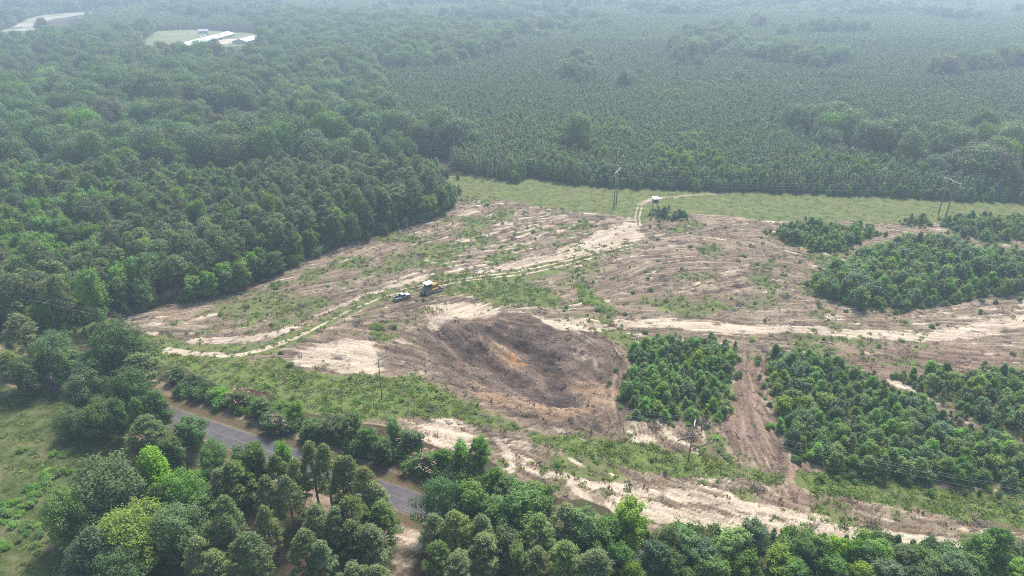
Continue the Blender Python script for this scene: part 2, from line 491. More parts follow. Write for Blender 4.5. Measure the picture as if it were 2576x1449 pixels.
# natural mix of the cleared field
sandbias = .26 + .24 * (fbm(XX, YY, 40, 91) - .5)
sandbias += .16 * pm([(1000, 1070), (1300, 1100), (1700, 1200), (2000, 1280), (2576, 1360), (2576, 1400), (1900, 1345), (1500, 1290), (1250, 1200)], 6)
sandbias += .12 * pm([(1180, 560), (1450, 545), (1600, 560), (1600, 620), (1300, 680), (1050, 700), (1100, 620)], 6)
sandbias -= .06 * pm([(1400, 690), (2000, 660), (2100, 780), (1500, 800)], 6)
sandf = np.clip((sandbias + (sandn - .5) * .95 + (patch - .5) * .35 - .40) * 3.2, 0, 1) * field
sandf *= (1 - .85 * dark) * (1 - .5 * lane)
SAND = np.maximum(sandf * .85, sand * (1.28 + .6 * (sandn - .5)))
SAND = np.maximum(SAND * (1 - .85 * track), tyre * 1.25)
gn = fbm(XX, YY, 11, 120, 4)
gbias = .44 + .3 * (fbm(XX, YY, 55, 121) - .5)
gbias += .15 * pm([(600, 740), (900, 640), (1150, 580), (1300, 600), (1000, 700), (700, 830), (480, 850)], 6)
gbias += .1 * pm([(1300, 1100), (1700, 1220), (2576, 1320), (2576, 1360), (1900, 1330), (1450, 1250)], 6)
gf = np.clip((gbias + (gn - .5) * 1.1 + (st1 * .06) - .45) * 4, 0, 1) * field * (1 - dark) * (1 - lane)
GREEN = np.maximum.reduce([gf * .85 * (1 - .8 * np.clip(SAND, 0, 1)), corr * (1 - .0 * XX), track * .9, lower * np.clip(.78 + 1.2 * (gn - .35), 0, 1), band, brushy, meadow, polec * .8, regm * .8])
GREEN *= (1 - .9 * np.maximum(tyre, sand * .8 * (1 - corr)))
GREEN *= (1 - .8 * pit)
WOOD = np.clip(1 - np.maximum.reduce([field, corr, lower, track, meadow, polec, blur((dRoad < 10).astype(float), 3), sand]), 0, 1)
VERGE = np.clip(verge * (1 - meadow), 0, 1)

# relief
HZ = .35 * (fbm(XX, YY, 30, 200) - .5) * field
HZ += (.10 * st1 + .12 * st2) * field * (1 - np.maximum(track, corr)) * (1 - .6 * sand)
HZ += .3 * (fbm(XX, YY, 3.0, 210) - .5) * field * (1 - track)
HZ += .9 * (fbm(XX, YY, 7, 211) - .45) * pm([(1450, 700), (1950, 670), (2050, 760), (1500, 800)], 5)
core = pm([(1120, 850), (1230, 840), (1350, 850), (1440, 930), (1450, 1010), (1380, 1010), (1260, 960), (1150, 900)], 8)
rim = pm([(1440, 830), (1540, 868), (1578, 905), (1578, 985), (1530, 960), (1490, 900), (1420, 860)], 4)
rim2 = pm([(1330, 1035), (1480, 1010), (1540, 965), (1560, 1000), (1540, 1070), (1440, 1085), (1330, 1060)], 3)
rim3 = pm([(1150, 815), (1330, 800), (1400, 830), (1300, 860), (1180, 850)], 3)
HZ += -1.6 * blur(shaded_gouge, 2) - 2.6 * core + 1.9 * rim + 1.5 * rim2 + 1.6 * rim3 + pit * (+.03 * st2 + .07 * st1 + 1.9 * (fbm(XX, YY, 6, 233, 4) - .5) + .9 * (fbm(XX, YY, 1.8, 234) - .5)) + rim2 * .9 * (fbm(XX, YY, 2.2, 230) - .5)
HZ *= 1 - np.clip((6.5 - dRoad) / 2.5, 0, 1)
edge = np.minimum.reduce([XX - GX0, GX1 - XX, YY - GY0, GY1 - YY])
HZ *= np.clip(edge / 12, 0, 1)


def gz(x, y):
    j = (np.asarray(x, float) - GX0) / GS; i = (np.asarray(y, float) - GY0) / GS
    ok = (j >= 0) & (i >= 0) & (j < len(gx) - 1) & (i < len(gy) - 1)
    j = np.clip(j, 0, len(gx) - 1.001); i = np.clip(i, 0, len(gy) - 1.001)
    i0 = i.astype(int); j0 = j.astype(int); a = i - i0; b = j - j0
    z = (HZ[i0, j0] * (1 - a) * (1 - b) + HZ[i0 + 1, j0] * a * (1 - b) + HZ[i0, j0 + 1] * (1 - a) * b + HZ[i0 + 1, j0 + 1] * a * b)
    return np.where(ok, z, 0.0)


def gmask(m, x, y):
    j = np.clip(((np.asarray(x) - GX0) / GS).round().astype(int), 0, len(gx) - 1)
    i = np.clip(((np.asarray(y) - GY0) / GS).round().astype(int), 0, len(gy) - 1)
    return m[i, j]


def far_axis(a0, a1, lo, hi):
    l = [a0]; s = 4.0
    while l[-1] > lo: l.append(l[-1] - s); s *= 1.35
    r = [a1]; s = 4.0
    while r[-1] < hi: r.append(r[-1] + s); s *= 1.35
    return np.array(l[:0:-1]), np.array(r[1:])


lx, rx = far_axis(gx[0], gx[-1], -6000, 6000); ly, ry = far_axis(gy[0], gy[-1], -2000, 9000)
ax = np.concatenate([lx, gx, rx]); ay = np.concatenate([ly, gy, ry])
AX, AY = np.meshgrid(ax, ay)
pad = ((len(ly), len(ry)), (len(lx), len(rx)))


def full(a, v=0.0):
    return np.pad(a, pad, constant_values=v).astype(np.float32).ravel()


nr, nc = AX.shape
co = np.stack([AX.ravel(), AY.ravel(), full(HZ)], 1).astype(np.float32)
idx = np.arange(nr * nc).reshape(nr, nc)
quads = np.stack([idx[:-1, :-1], idx[:-1, 1:], idx[1:, 1:], idx[1:, :-1]], -1).reshape(-1, 4)
gm = bpy.data.meshes.new("ground")
gm.vertices.add(len(co)); gm.vertices.foreach_set("co", co.ravel())
gm.loops.add(quads.size); gm.loops.foreach_set("vertex_index", quads.ravel().astype(np.int32))
gm.polygons.add(len(quads)); gm.polygons.foreach_set("loop_start", np.arange(0, quads.size, 4, dtype=np.int32))
gm.polygons.foreach_set("use_smooth", np.ones(len(quads), bool))
gm.update(calc_edges=True)
for nm, arr, dv in (("sand", SAND, 0), ("green", GREEN, 0), ("dark", dark, 0), ("clay", clay, 0), ("orange", np.clip(orange, 0, 1), 0), ("red", redd, 0), ("meadow", meadow, 0), ("shaded_gouge", shaded_gouge, 0), ("verge", VERGE, 0), ("wood", WOOD, 1), ("streak", streak, .5),
                    ("lush", np.maximum(meadow * .8, np.maximum(brushy, np.maximum(band * .8, lower * .75))), 0)):
    at = gm.attributes.new(nm, 'FLOAT', 'POINT'); at.data.foreach_set("value", full(arr, dv))


def ground_material():
    m, nt, b = mat_new("cleared_ground")
    A = lambda n: N(nt, "ShaderNodeAttribute", attribute_name=n).outputs["Fac"]
    tc = N(nt, "ShaderNodeTexCoord"); P = tc.outputs["Object"]
    n1 = noise(nt, P, 0.55, 5.0, .65)     # metres
    n2 = noise(nt, P, 2.2, 4.0, .7)
    n3 = noise(nt, P, 0.12, 4.0, .6)
    n4 = noise(nt, P, 1.0, 2.0, .6)
    n6 = noise(nt, P, 0.28, 5.0, .75)
    n5 = noise(nt, P, 4.0, 2.0, .6)
    st = A("streak")
    # mulch: chipped wood and brown soil
    f = mth(nt, 'ADD', mth(nt, 'MULTIPLY_ADD', st, .5, .12), mth(nt, 'ADD', mth(nt, 'MULTIPLY', n2, .8), mth(nt, 'MULTIPLY_ADD', n5, .7, -.35)))
    f = sstep(nt, f, .40, 1.20)
    mul = mix(nt, f, (0.080, 0.061, 0.042), (0.370, 0.292, 0.202))
    mul = mix(nt, sstep(nt, n3, .45, .75), mul, mix(nt, f, (0.095, 0.062, 0.040), (0.290, 0.205, 0.140)))
    # red loam
    redc = mix(nt, f, (0.110, 0.070, 0.050), (0.310, 0.215, 0.155))
    col = mix(nt, A("red"), mul, redc)
    # dark soil of the dig, then shade painted into its gouges
    dk = mix(nt, f, (0.056, 0.040, 0.031), (0.235, 0.172, 0.130))
    dm = sstep(nt, mth(nt, 'ADD', A("dark"), mth(nt, 'MULTIPLY_ADD', n1, .6, -.3)), .3, .6)
    col = mix(nt, dm, col, dk)
    shade_m = sstep(nt, mth(nt, 'ADD', A('shaded_gouge'), mth(nt, 'ADD', mth(nt, 'MULTIPLY_ADD', n1, .5, -.25), mth(nt, 'MULTIPLY_ADD', st, .7, -.35))), .3, .7)
    col = mix(nt, shade_m, col, mix(nt, f, (0.032, 0.023, 0.019), (0.130, 0.094, 0.074)))
    cl = mix(nt, f, (0.135, 0.088, 0.056), (0.375, 0.268, 0.175))
    cmk = sstep(nt, mth(nt, 'ADD', A("clay"), mth(nt, 'ADD', mth(nt, 'MULTIPLY_ADD', n1, .9, -.45), mth(nt, 'MULTIPLY_ADD', st, .5, -.25))), .35, .7)
    col = mix(nt, cmk, col, cl)
    og = mix(nt, f, (0.170, 0.085, 0.036), (0.420, 0.230, 0.085))
    om = sstep(nt, mth(nt, 'ADD', A("orange"), mth(nt, 'MULTIPLY_ADD', n1, 1.0, -.5)), .4, .7)
    col = mix(nt, om, col, og)
    # pale sand
    sd_ = mix(nt, f, (0.270, 0.208, 0.150), (0.610, 0.520, 0.392))
    sm = sstep(nt, mth(nt, 'ADD', A("sand"), mth(nt, 'ADD', mth(nt, 'MULTIPLY_ADD', n6, 1.5, -.75), mth(nt, 'MULTIPLY_ADD', st, .6, -.3))), .22, .88)
    col = mix(nt, sm, col, sd_)
    # short green growth
    gr = mix(nt, sstep(nt, mth(nt, 'ADD', mth(nt, 'MULTIPLY', n2, .35), mth(nt, 'MULTIPLY', n6, .65)), .36, .64), (0.050, 0.078, 0.022), (0.185, 0.228, 0.072))
    gr = mix(nt, sstep(nt, mth(nt, 'ADD', n3, mth(nt, 'MULTIPLY_ADD', n1, .5, -.25)), .38, .60), gr, mix(nt, n2, (0.090, 0.100, 0.040), (0.185, 0.190, 0.080)))
    gl = mix(nt, sstep(nt, n2, .3, .7), (0.072, 0.106, 0.028), (0.168, 0.215, 0.060))
    gl = mix(nt, sstep(nt, n3, .5, .8), gl, (0.135, 0.135, 0.062))
    gr = mix(nt, A("lush"), gr, gl)
    gd = mix(nt, sstep(nt, n6, .36, .64), (0.044, 0.064, 0.018), (0.105, 0.128, 0.044))
    gd = mix(nt, sstep(nt, mth(nt, 'ADD', n3, mth(nt, 'MULTIPLY_ADD', n6, .4, -.2)), .48, .68), gd, (0.145, 0.142, 0.070))
    gr = mix(nt, A("meadow"), gr, gd)
    gmk = sstep(nt, mth(nt, 'ADD', A("green"), mth(nt, 'ADD', mth(nt, 'MULTIPLY_ADD', n1, .5, -.25), mth(nt, 'MULTIPLY_ADD', n2, .6, -.3))), .3, .62)
    col = mix(nt, gmk, col, gr)
    vg = mix(nt, sstep(nt, n1, .45, .62), mix(nt, n2, (0.070, 0.046, 0.030), (0.165, 0.112, 0.072)), mix(nt, n2, (0.055, 0.066, 0.024), (0.130, 0.140, 0.055)))
    col = mix(nt, sstep(nt, mth(nt, 'ADD', A("verge"), mth(nt, 'MULTIPLY_ADD', n1, .6, -.3)), .25, .6), col, vg)
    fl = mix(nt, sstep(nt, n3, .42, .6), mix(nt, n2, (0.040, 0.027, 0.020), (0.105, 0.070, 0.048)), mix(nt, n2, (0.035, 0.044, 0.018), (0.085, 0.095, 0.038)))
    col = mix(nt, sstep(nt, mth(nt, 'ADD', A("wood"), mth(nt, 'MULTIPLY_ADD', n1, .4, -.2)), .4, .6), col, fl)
    nt.links.new(col, b.inputs["Base Color"])
    b.inputs["Roughness"].default_value = 0.95; b.inputs["Specular IOR Level"].default_value = 0.1
    bp = N(nt, "ShaderNodeBump"); bp.inputs["Strength"].default_value = 0.6; bp.inputs["Distance"].default_value = 0.25
    nt.links.new(mth(nt, 'ADD', n2, n1), bp.inputs["Height"]); nt.links.new(bp.outputs[0], b.inputs["Normal"])
    return m


gm.materials.append(ground_material())
tag(link("ground", gm), "cleared sandy field and forest floor reaching to the horizon", None, None, "structure")

# ------------------------------------------------------------------ road
def ribbon(name, line, off0, off1, z, mat, parent=None):
    line = np.asarray(line); t = np.gradient(line, axis=0); t /= np.linalg.norm(t, axis=1)[:, None]
    nrm = np.stack([-t[:, 1], t[:, 0]], 1)
    a = line + nrm * off0; b = line + nrm * off1
    vs = [(p[0], p[1], z) for p in a] + [(p[0], p[1], z) for p in b]
    n = len(line); fs = [(i, i + 1, n + i + 1, n + i) for i in range(n - 1)]
    return link(name, new_mesh(name, vs, fs, mat), parent)


def asphalt():
    m, nt, b = mat_new("asphalt")
    tc = N(nt, "ShaderNodeTexCoord")
    a = noise(nt, tc.outputs["Object"], .35, 5, .6); c = noise(nt, tc.outputs["Object"], 6, 3)
    col = mix(nt, sstep(nt, a, .3, .7), (0.060, 0.054, 0.058), (0.098, 0.088, 0.093))
    col = mix(nt, mth(nt, 'MULTIPLY', c, .25), col, (0.14, 0.128, 0.126))
    cr = N(nt, 'ShaderNodeTexVoronoi', feature='DISTANCE_TO_EDGE'); cr.inputs['Scale'].default_value = .28
    nt.links.new(tc.outputs['Object'], cr.inputs['Vector'])
    col = mix(nt, mth(nt, 'MULTIPLY', mth(nt, 'LESS_THAN', cr.outputs['Distance'], .012), .6), col, (0.035, 0.033, 0.034))
    pt = noise(nt, tc.outputs['Object'], .09, 2)
    col = mix(nt, mth(nt, 'MULTIPLY', mth(nt, 'GREATER_THAN', pt, .62), .35), col, (0.06, 0.056, 0.06))
    nt.links.new(col, b.inputs["Base Color"]); b.inputs["Roughness"].default_value = .85
    return m


road = tag(ribbon("road", ROAD, -2.9, 2.9, .06, asphalt()), "two-lane grey asphalt road between trees", None, None, "structure")
LINEP = plain("faded_paint", (0.17, 0.155, 0.13), .8, var=.5, scale=1.5)
for off in (-.09,):
    ribbon("centre_line", ROAD, off, off + .16, .066, LINEP, road)
ribbon("edge_line", ROAD, 2.60, 2.72, .066, LINEP, road)
ribbon("edge_line", ROAD, -2.72, -2.60, .066, LINEP, road)


# ------------------------------------------------------------------ plants: prototypes
def quads_mesh(name, c, nrm, ang, su, sv, tint, mat, bend=0.0):
    """leaf faces: centre, normal, spin, half sizes"""
    n = len(c)
    nrm = nrm / np.maximum(np.linalg.norm(nrm, axis=1)[:, None], 1e-6)
    ref = np.where(np.abs(nrm[:, 2:3]) < .9, np.array([[0, 0, 1.0]]), np.array([[1.0, 0, 0]]))
    u = np.cross(ref, nrm); u /= np.linalg.norm(u, axis=1)[:, None]; w = np.cross(nrm, u)
    ca, sa = np.cos(ang)[:, None], np.sin(ang)[:, None]
    u, w = u * ca + w * sa, w * ca - u * sa
    su = su[:, None]; sv = sv[:, None]
    v = np.stack([c - u * su, c - w * sv + nrm * su * .15, c + u * su, c + w * sv + nrm * su * .15], 1).reshape(-1, 3)
    me = bpy.data.meshes.new(name)
    me.vertices.add(4 * n); me.vertices.foreach_set("co", v.astype(np.float32).ravel())
    me.loops.add(4 * n); me.loops.foreach_set("vertex_index", np.arange(4 * n, dtype=np.int32))
    me.polygons.add(n); me.polygons.foreach_set("loop_start", np.arange(0, 4 * n, 4, dtype=np.int32))
    me.update(calc_edges=True)
    at = me.attributes.new("tint", 'FLOAT', 'POINT')
    at.data.foreach_set("value", np.repeat(np.clip(tint, 0, 1), 4).astype(np.float32))
    if mat: me.materials.append(mat)
    return me


def sphere_pts(n, r):
    p = r.standard_normal((n, 3)); return p / np.linalg.norm(p, axis=1)[:, None]


def join_mesh(name, a, b):
    """trunk mesh a + crown mesh b in one mesh with two materials"""
    na, nb = len(a.vertices), len(b.vertices)
    me = bpy.data.meshes.new(name)
    va = np.zeros(na * 3, np.float32); a.vertices.foreach_get("co", va)
    vb = np.zeros(nb * 3, np.float32); b.vertices.foreach_get("co", vb)
    la = np.zeros(len(a.loops), np.int32); a.loops.foreach_get("vertex_index", la)
    lb = np.zeros(len(b.loops), np.int32); b.loops.foreach_get("vertex_index", lb)
    sa = np.zeros(len(a.polygons), np.int32); a.polygons.foreach_get("loop_start", sa)
    sb = np.zeros(len(b.polygons), np.int32); b.polygons.foreach_get("loop_start", sb)
    me.vertices.add(na + nb); me.vertices.foreach_set("co", np.concatenate([va, vb]))
    me.loops.add(len(la) + len(lb)); me.loops.foreach_set("vertex_index", np.concatenate([la, lb + na]))
    me.polygons.add(len(sa) + len(sb)); me.polygons.foreach_set("loop_start", np.concatenate([sa, sb + len(la)]))
    me.materials.append(a.materials[0]); me.materials.append(b.materials[0])
    me.polygons.foreach_set("material_index", np.concatenate([np.zeros(len(sa), np.int32), np.ones(len(sb), np.int32)]))
    me.update(calc_edges=True)
    t = np.zeros(nb, np.float32); b.attributes["tint"].data.foreach_get("value", t)
    at = me.attributes.new("tint", 'FLOAT', 'POINT'); at.data.foreach_set("value", np.concatenate([np.zeros(na, np.float32), t]))
    return me


def tree_mesh_trunk(name, pts, mat):
    mb = MB()
    for p, r in pts:
        mb.path(p, r, 6)
    return new_mesh(name, mb.v, mb.f, mat, True)


def broadleaf(seed, height, width, nlobe, nleaf, leaf, bare=.22, shape=1.0, mat='mid', round_=False):
    """crown of leafy sprays that lean out and up from the limbs; shape>1 gives a pointed crown"""
    r = np.random.default_rng(seed)
    R = width / 2; z0 = height * bare; Hc = height - z0
    sq = np.array([r.uniform(.82, 1.15), r.uniform(.82, 1.15)]); lean = r.normal(0, R * .12, 2)
    notch = r.uniform(0, 6.28, 3)
    cs, ax, ra, rb = [], [], [], []
    for k in range(nlobe):
        f = ((k + r.random()) / nlobe) ** .85
        if shape <= 1:
            prof = math.sin(math.pi * min(.97, .18 + .76 * f)) ** .6
        else:
            prof = (1.04 - .95 * f) * min(1, .5 + 2.2 * f)
        a = k * 2.39996 + r.normal(0, .5)
        gap = 1 - .38 * max(math.cos(a - n_) ** 9 if math.cos(a - n_) > 0 else 0 for n_ in notch)
        rad = R * prof * gap * (.20 + .72 * math.sqrt(r.random()))
        lr = R * (.13 + .17 * r.random() ** 1.4) * (.75 + .25 * prof)
        c = np.array([rad * math.cos(a) * sq[0] + lean[0] * f, rad * math.sin(a) * sq[1] + lean[1] * f, z0 + Hc * (.06 + .86 * f)])
        d = np.array([c[0] * .8, c[1] * .8, .35 * R + R * f]) + r.normal(0, .25 * R, 3); d /= np.linalg.norm(d)
        el = 1.25 + .9 * r.random()
        if round_:
            lr = R * (.15 + .16 * r.random()); el = .9 + .25 * r.random()
        if c[2] + lr * el * d[2] > height * 1.03: c[2] = height * 1.03 - lr * el * d[2]
        cs.append(c); ax.append(d); ra.append(lr); rb.append(lr * el)
    for q_ in range(4):                                       # inner mass, seen only through gaps
        cs.append(np.array([r.normal(0, R * .15), r.normal(0, R * .15), z0 + Hc * (.2 + .17 * q_)])); ax.append(np.array([0, 0, 1.])); ra.append(R * (.44 if shape <= 1 else .40 - .07 * q_)); rb.append(R * .42)
    cs = np.array(cs); ax = np.array(ax); ra = np.array(ra); rb = np.array(rb)
    w = ra * rb; w /= w.sum()
    M = nleaf * 3
    which = r.choice(len(ra), M, p=w)
    d = sphere_pts(M, r)
    A = ax[which]; along = (d * A).sum(1, keepdims=True) * A; across = d - along
    rr_ = (.62 + .42 * r.random(M) ** .7)[:, None]
    off = (across * ra[which][:, None] + along * rb[which][:, None]) * rr_
    p = cs[which] + off
    keep = (d[:, 2] > -.3) | (r.random(M) < .3)
    keep &= p[:, 2] > .2
    for c, q, A_, q2 in zip(cs, ra, ax, rb):                  # nothing deep inside another spray
        v = p - c; al = v @ A_; ac = np.linalg.norm(v - al[:, None] * A_, axis=1)
        keep &= (al / q2) ** 2 + (ac / q) ** 2 > .36
    p, d, which = p[keep][:nleaf], d[keep][:nleaf], which[keep][:nleaf]
    n = len(p)
    p = p + (d + ax[which]) * (r.random(n)[:, None] ** 4) * leaf * 2.4
    nr_ = d * .70 + np.array([0, 0, .50]) + r.standard_normal((n, 3)) * .42
    lobet = r.random(len(ra))[which]
    tint = .25 + .4 * r.random(n) + .4 * (lobet - .5)
    me = quads_mesh("crown", p, nr_, r.random(n) * 6.28, leaf * (.6 + .8 * r.random(n)), leaf * .55 * (.6 + .8 * r.random(n)), tint, LEAF[mat])
    tr = [([(0, 0, -.3), (lean[0] * .3, lean[1] * .3, z0 + Hc * .3), (lean[0] * .8, lean[1] * .8, z0 + Hc * .75)], [height * .018 + .05, height * .013 + .03, .04])]
    for c in cs[:nlobe:3][:12]:
        h0 = max(.3, z0 * .7 + (c[2] - z0) * .35)
        tr.append(([(lean[0] * .3, lean[1] * .3, h0), (c[0] * .55, c[1] * .55, (h0 + c[2]) / 2), tuple(c)], [height * .007 + .02, height * .005 + .012, .015]))
    return tree_mesh_trunk("trunk", tr, BARK_G if seed % 2 else BARK), me


def pine(seed, height, width, ntuft, per, needle, bare=.4, cone=.8, mat='pine', tuft_r=None):
    """whorled boughs ending in needle tufts"""
    r = np.random.default_rng(seed)
    R = width / 2; z0 = height * bare; Hc = height - z0
    C = []; tr = [([(0, 0, -.3), (0, 0, z0), (0, 0, height - .4)], [height * .013 + .04, height * .010 + .03, .03])]
    for k in range(ntuft):
        f = ((k + r.random()) / ntuft) ** .82
        if r.random() < .12: continue
        prof = (1 - f) ** cone * (1 - math.exp(-f * 9)) * 1.12 + .07
        a = k * 2.39996 + r.normal(0, .35)
        rad = R * prof * (.45 + .6 * math.sqrt(r.random()))
        zz = z0 + Hc * f * .97 + rad * .12
        C.append((rad * math.cos(a), rad * math.sin(a), zz))
        if k % 4 == 0:
            tr.append(([(0, 0, zz - rad * .35), (rad * math.cos(a), rad * math.sin(a), zz)], [.05, .02]))
    C.append((0, 0, height - .2)); C = np.array(C)
    tr_ = tuft_r or R * .34
    n = len(C) * per
    w = np.repeat(np.arange(len(C)), per)
    d = sphere_pts(n, r); d[:, 2] = d[:, 2] * .75 + .25
    L = tr_ * (.55 + .55 * r.random(n)) * (.75 + .5 * r.random(len(C)))[w]
    p = C[w] + d * L[:, None] * .75
    # needles run outward from the tuft: the long side of each face follows d
    side = np.cross(d, r.standard_normal((n, 3)))
    tint = .5 * r.random(n) + .5 * r.random(len(C))[w]
    nrm = side / np.linalg.norm(side, axis=1)[:, None]
    nrm = nrm * .55 + np.array([0, 0, .9]) * r.random((n, 1)) ** .7 + d * .25
    nrm /= np.linalg.norm(nrm, axis=1)[:, None]
    ref = np.where(np.abs(nrm[:, 2:3]) < .9, np.array([[0, 0, 1.0]]), np.array([[1.0, 0, 0]]))
    u = np.cross(ref, nrm); u /= np.linalg.norm(u, axis=1)[:, None]; wv = np.cross(nrm, u)
    ang = np.arctan2((d * wv).sum(1), (d * u).sum(1))
    me = quads_mesh("crown", p, nrm, ang, needle * (.8 + .5 * r.random(n)), needle * .26 * (.7 + .6 * r.random(n)), tint, LEAF[mat])
    return tree_mesh_trunk("trunk", tr, BARK), me


def recolour(pair, mat):
    me = pair[1].copy(); me.materials.clear(); me.materials.append(LEAF[mat])
    return pair[0], me


PROTO = {}
# name: list of (trunk, crown) pairs with nominal height 1 tree each; scaled when planted
def reg(key, pairs, h, w):
    PROTO[key] = (pairs, h, w)


bl_big = [broadleaf(20 + i, 14, 11, 90, 14000, .20, .12, (.9, .9, 1.2, .9, .9, 1.2)[i]) for i in range(6)]          # near, rounded
bl_tall = [broadleaf(40 + i, 12, 6, 60, 8500, .19, .08, .8) for i in range(6)]          # near, upright
bl_far = [broadleaf(60 + i, 15, 13, 60, 8000, .27, .08, .9, 'mid', True) for i in range(7)]           # forest
bl_sap = [broadleaf(80 + i, 6, 4.2, 34, 3000, .18, .03, (1.5, .8, 1.5, .7, 1.5, 1.5)[i]) for i in range(6)]           # sapling / shrub
bl_low = [broadleaf(90 + i, 2.6, 3.4, 20, 900, .18, .02, .9) for i in range(3)]           # low bush
pn_near = [pine(120 + i, 17, 6.4, 88, 74, .25, .28, (.7, .8, .62, .9, .7, .75)[i], 'pinel', .8) for i in range(6)]
pn_mid = [pine(140 + i, 15, 5.6, 64, 62, .27, .28, (.42, .55, .35, .5, .4, .6)[i], 'pine', .95) for i in range(6)]
pn_row = [pine(160 + i, 10, 3.6, 30, 22, .38, .12, .95, 'planted', .62) for i in range(5)]
pn_far = [pine(180 + i, 13, 5.4, 30, 13, .70, .2, .7, 'planted', 1.2) for i in range(3)]
for c in ('dark', 'mid', 'bright', 'lime', 'olive', 'blue', 'brown', 'vivid'):
    i_ = len(PROTO)
    pick = lambda l, n: [recolour(l[(i_ + k * (1 + len(l) // n)) % len(l)], c) for k in range(n)]
    reg('big_' + c, pick(bl_big, 2), 14, 11)
    reg('tall_' + c, pick(bl_tall, 3), 12, 6)
    reg('far_' + c, pick(bl_far, 3), 15, 13)
    reg('sap_' + c, pick(bl_sap, 4), 6, 4.2)
    reg('low_' + c, [recolour(p, c) for p in bl_low], 2.6, 3.4)
reg('pn_near', pn_near, 17, 6.4); reg('pn_near_d', [recolour(p, 'pine') for p in pn_near], 17, 6.4)
reg('pn_mid', pn_mid, 15, 5.6); reg('pn_mid_l', [recolour(p, 'pinel') for p in pn_mid], 15, 5.6)
reg('pn_row', pn_row, 10, 3.6); reg('pn_row_p', [recolour(p, 'pine') for p in pn_row], 10, 3.6); reg('pn_far', pn_far, 13, 5.4)

# ------------------------------------------------------------------ planting plan: rows of (key, variant, x, y, z, height, width factor, rot, kind, zone)
PLANTS = []


def plant(key, x, y, h, w=None, kind=None, zone='', label=None, variant=None, z=None):
    pairs, h0, w0 = PROTO[key]
    v = random.randrange(len(pairs)) if variant is None else variant
    sx = (w / w0) if w else (h / h0) * random.uniform(.9, 1.1)
    PLANTS.append(dict(key=key, v=v, x=x, y=y, z=float(gz(x, y)) - .05 if z is None else z, sz=h / h0, sx=sx, rot=random.uniform(0, 6.28),
                       kind=kind or ('pine_tree' if key.startswith('pn') else 'shrub' if key.startswith(('low', 'sap')) else 'broadleaf_tree'), zone=zone, label=label, h=h, ax=random.uniform(.82, 1.2)))


def scatter(poly, spacing, jitter=.5):
    """jittered grid inside a plan polygon, clipped to a margin round the view"""
    p = np.asarray(poly); x0, y0 = p.min(0); x1, y1 = p.max(0)
    xs = np.arange(x0, x1, spacing); ys = np.arange(y0, y1, spacing * .9)
    X, Y = np.meshgrid(xs, ys); X = X + (np.arange(len(ys)) % 2)[:, None] * spacing * .5
    X = X + RNG.uniform(-jitter, jitter, X.shape) * spacing; Y = Y + RNG.uniform(-jitter, jitter, Y.shape) * spacing
    X = X.ravel(); Y = Y.ravel()
    u, v, d = project(X, Y, 8)
    ok = inside(p, X, Y) & (u > -260) & (u < 2840) & (v < 1640)
    return X[ok], Y[ok]


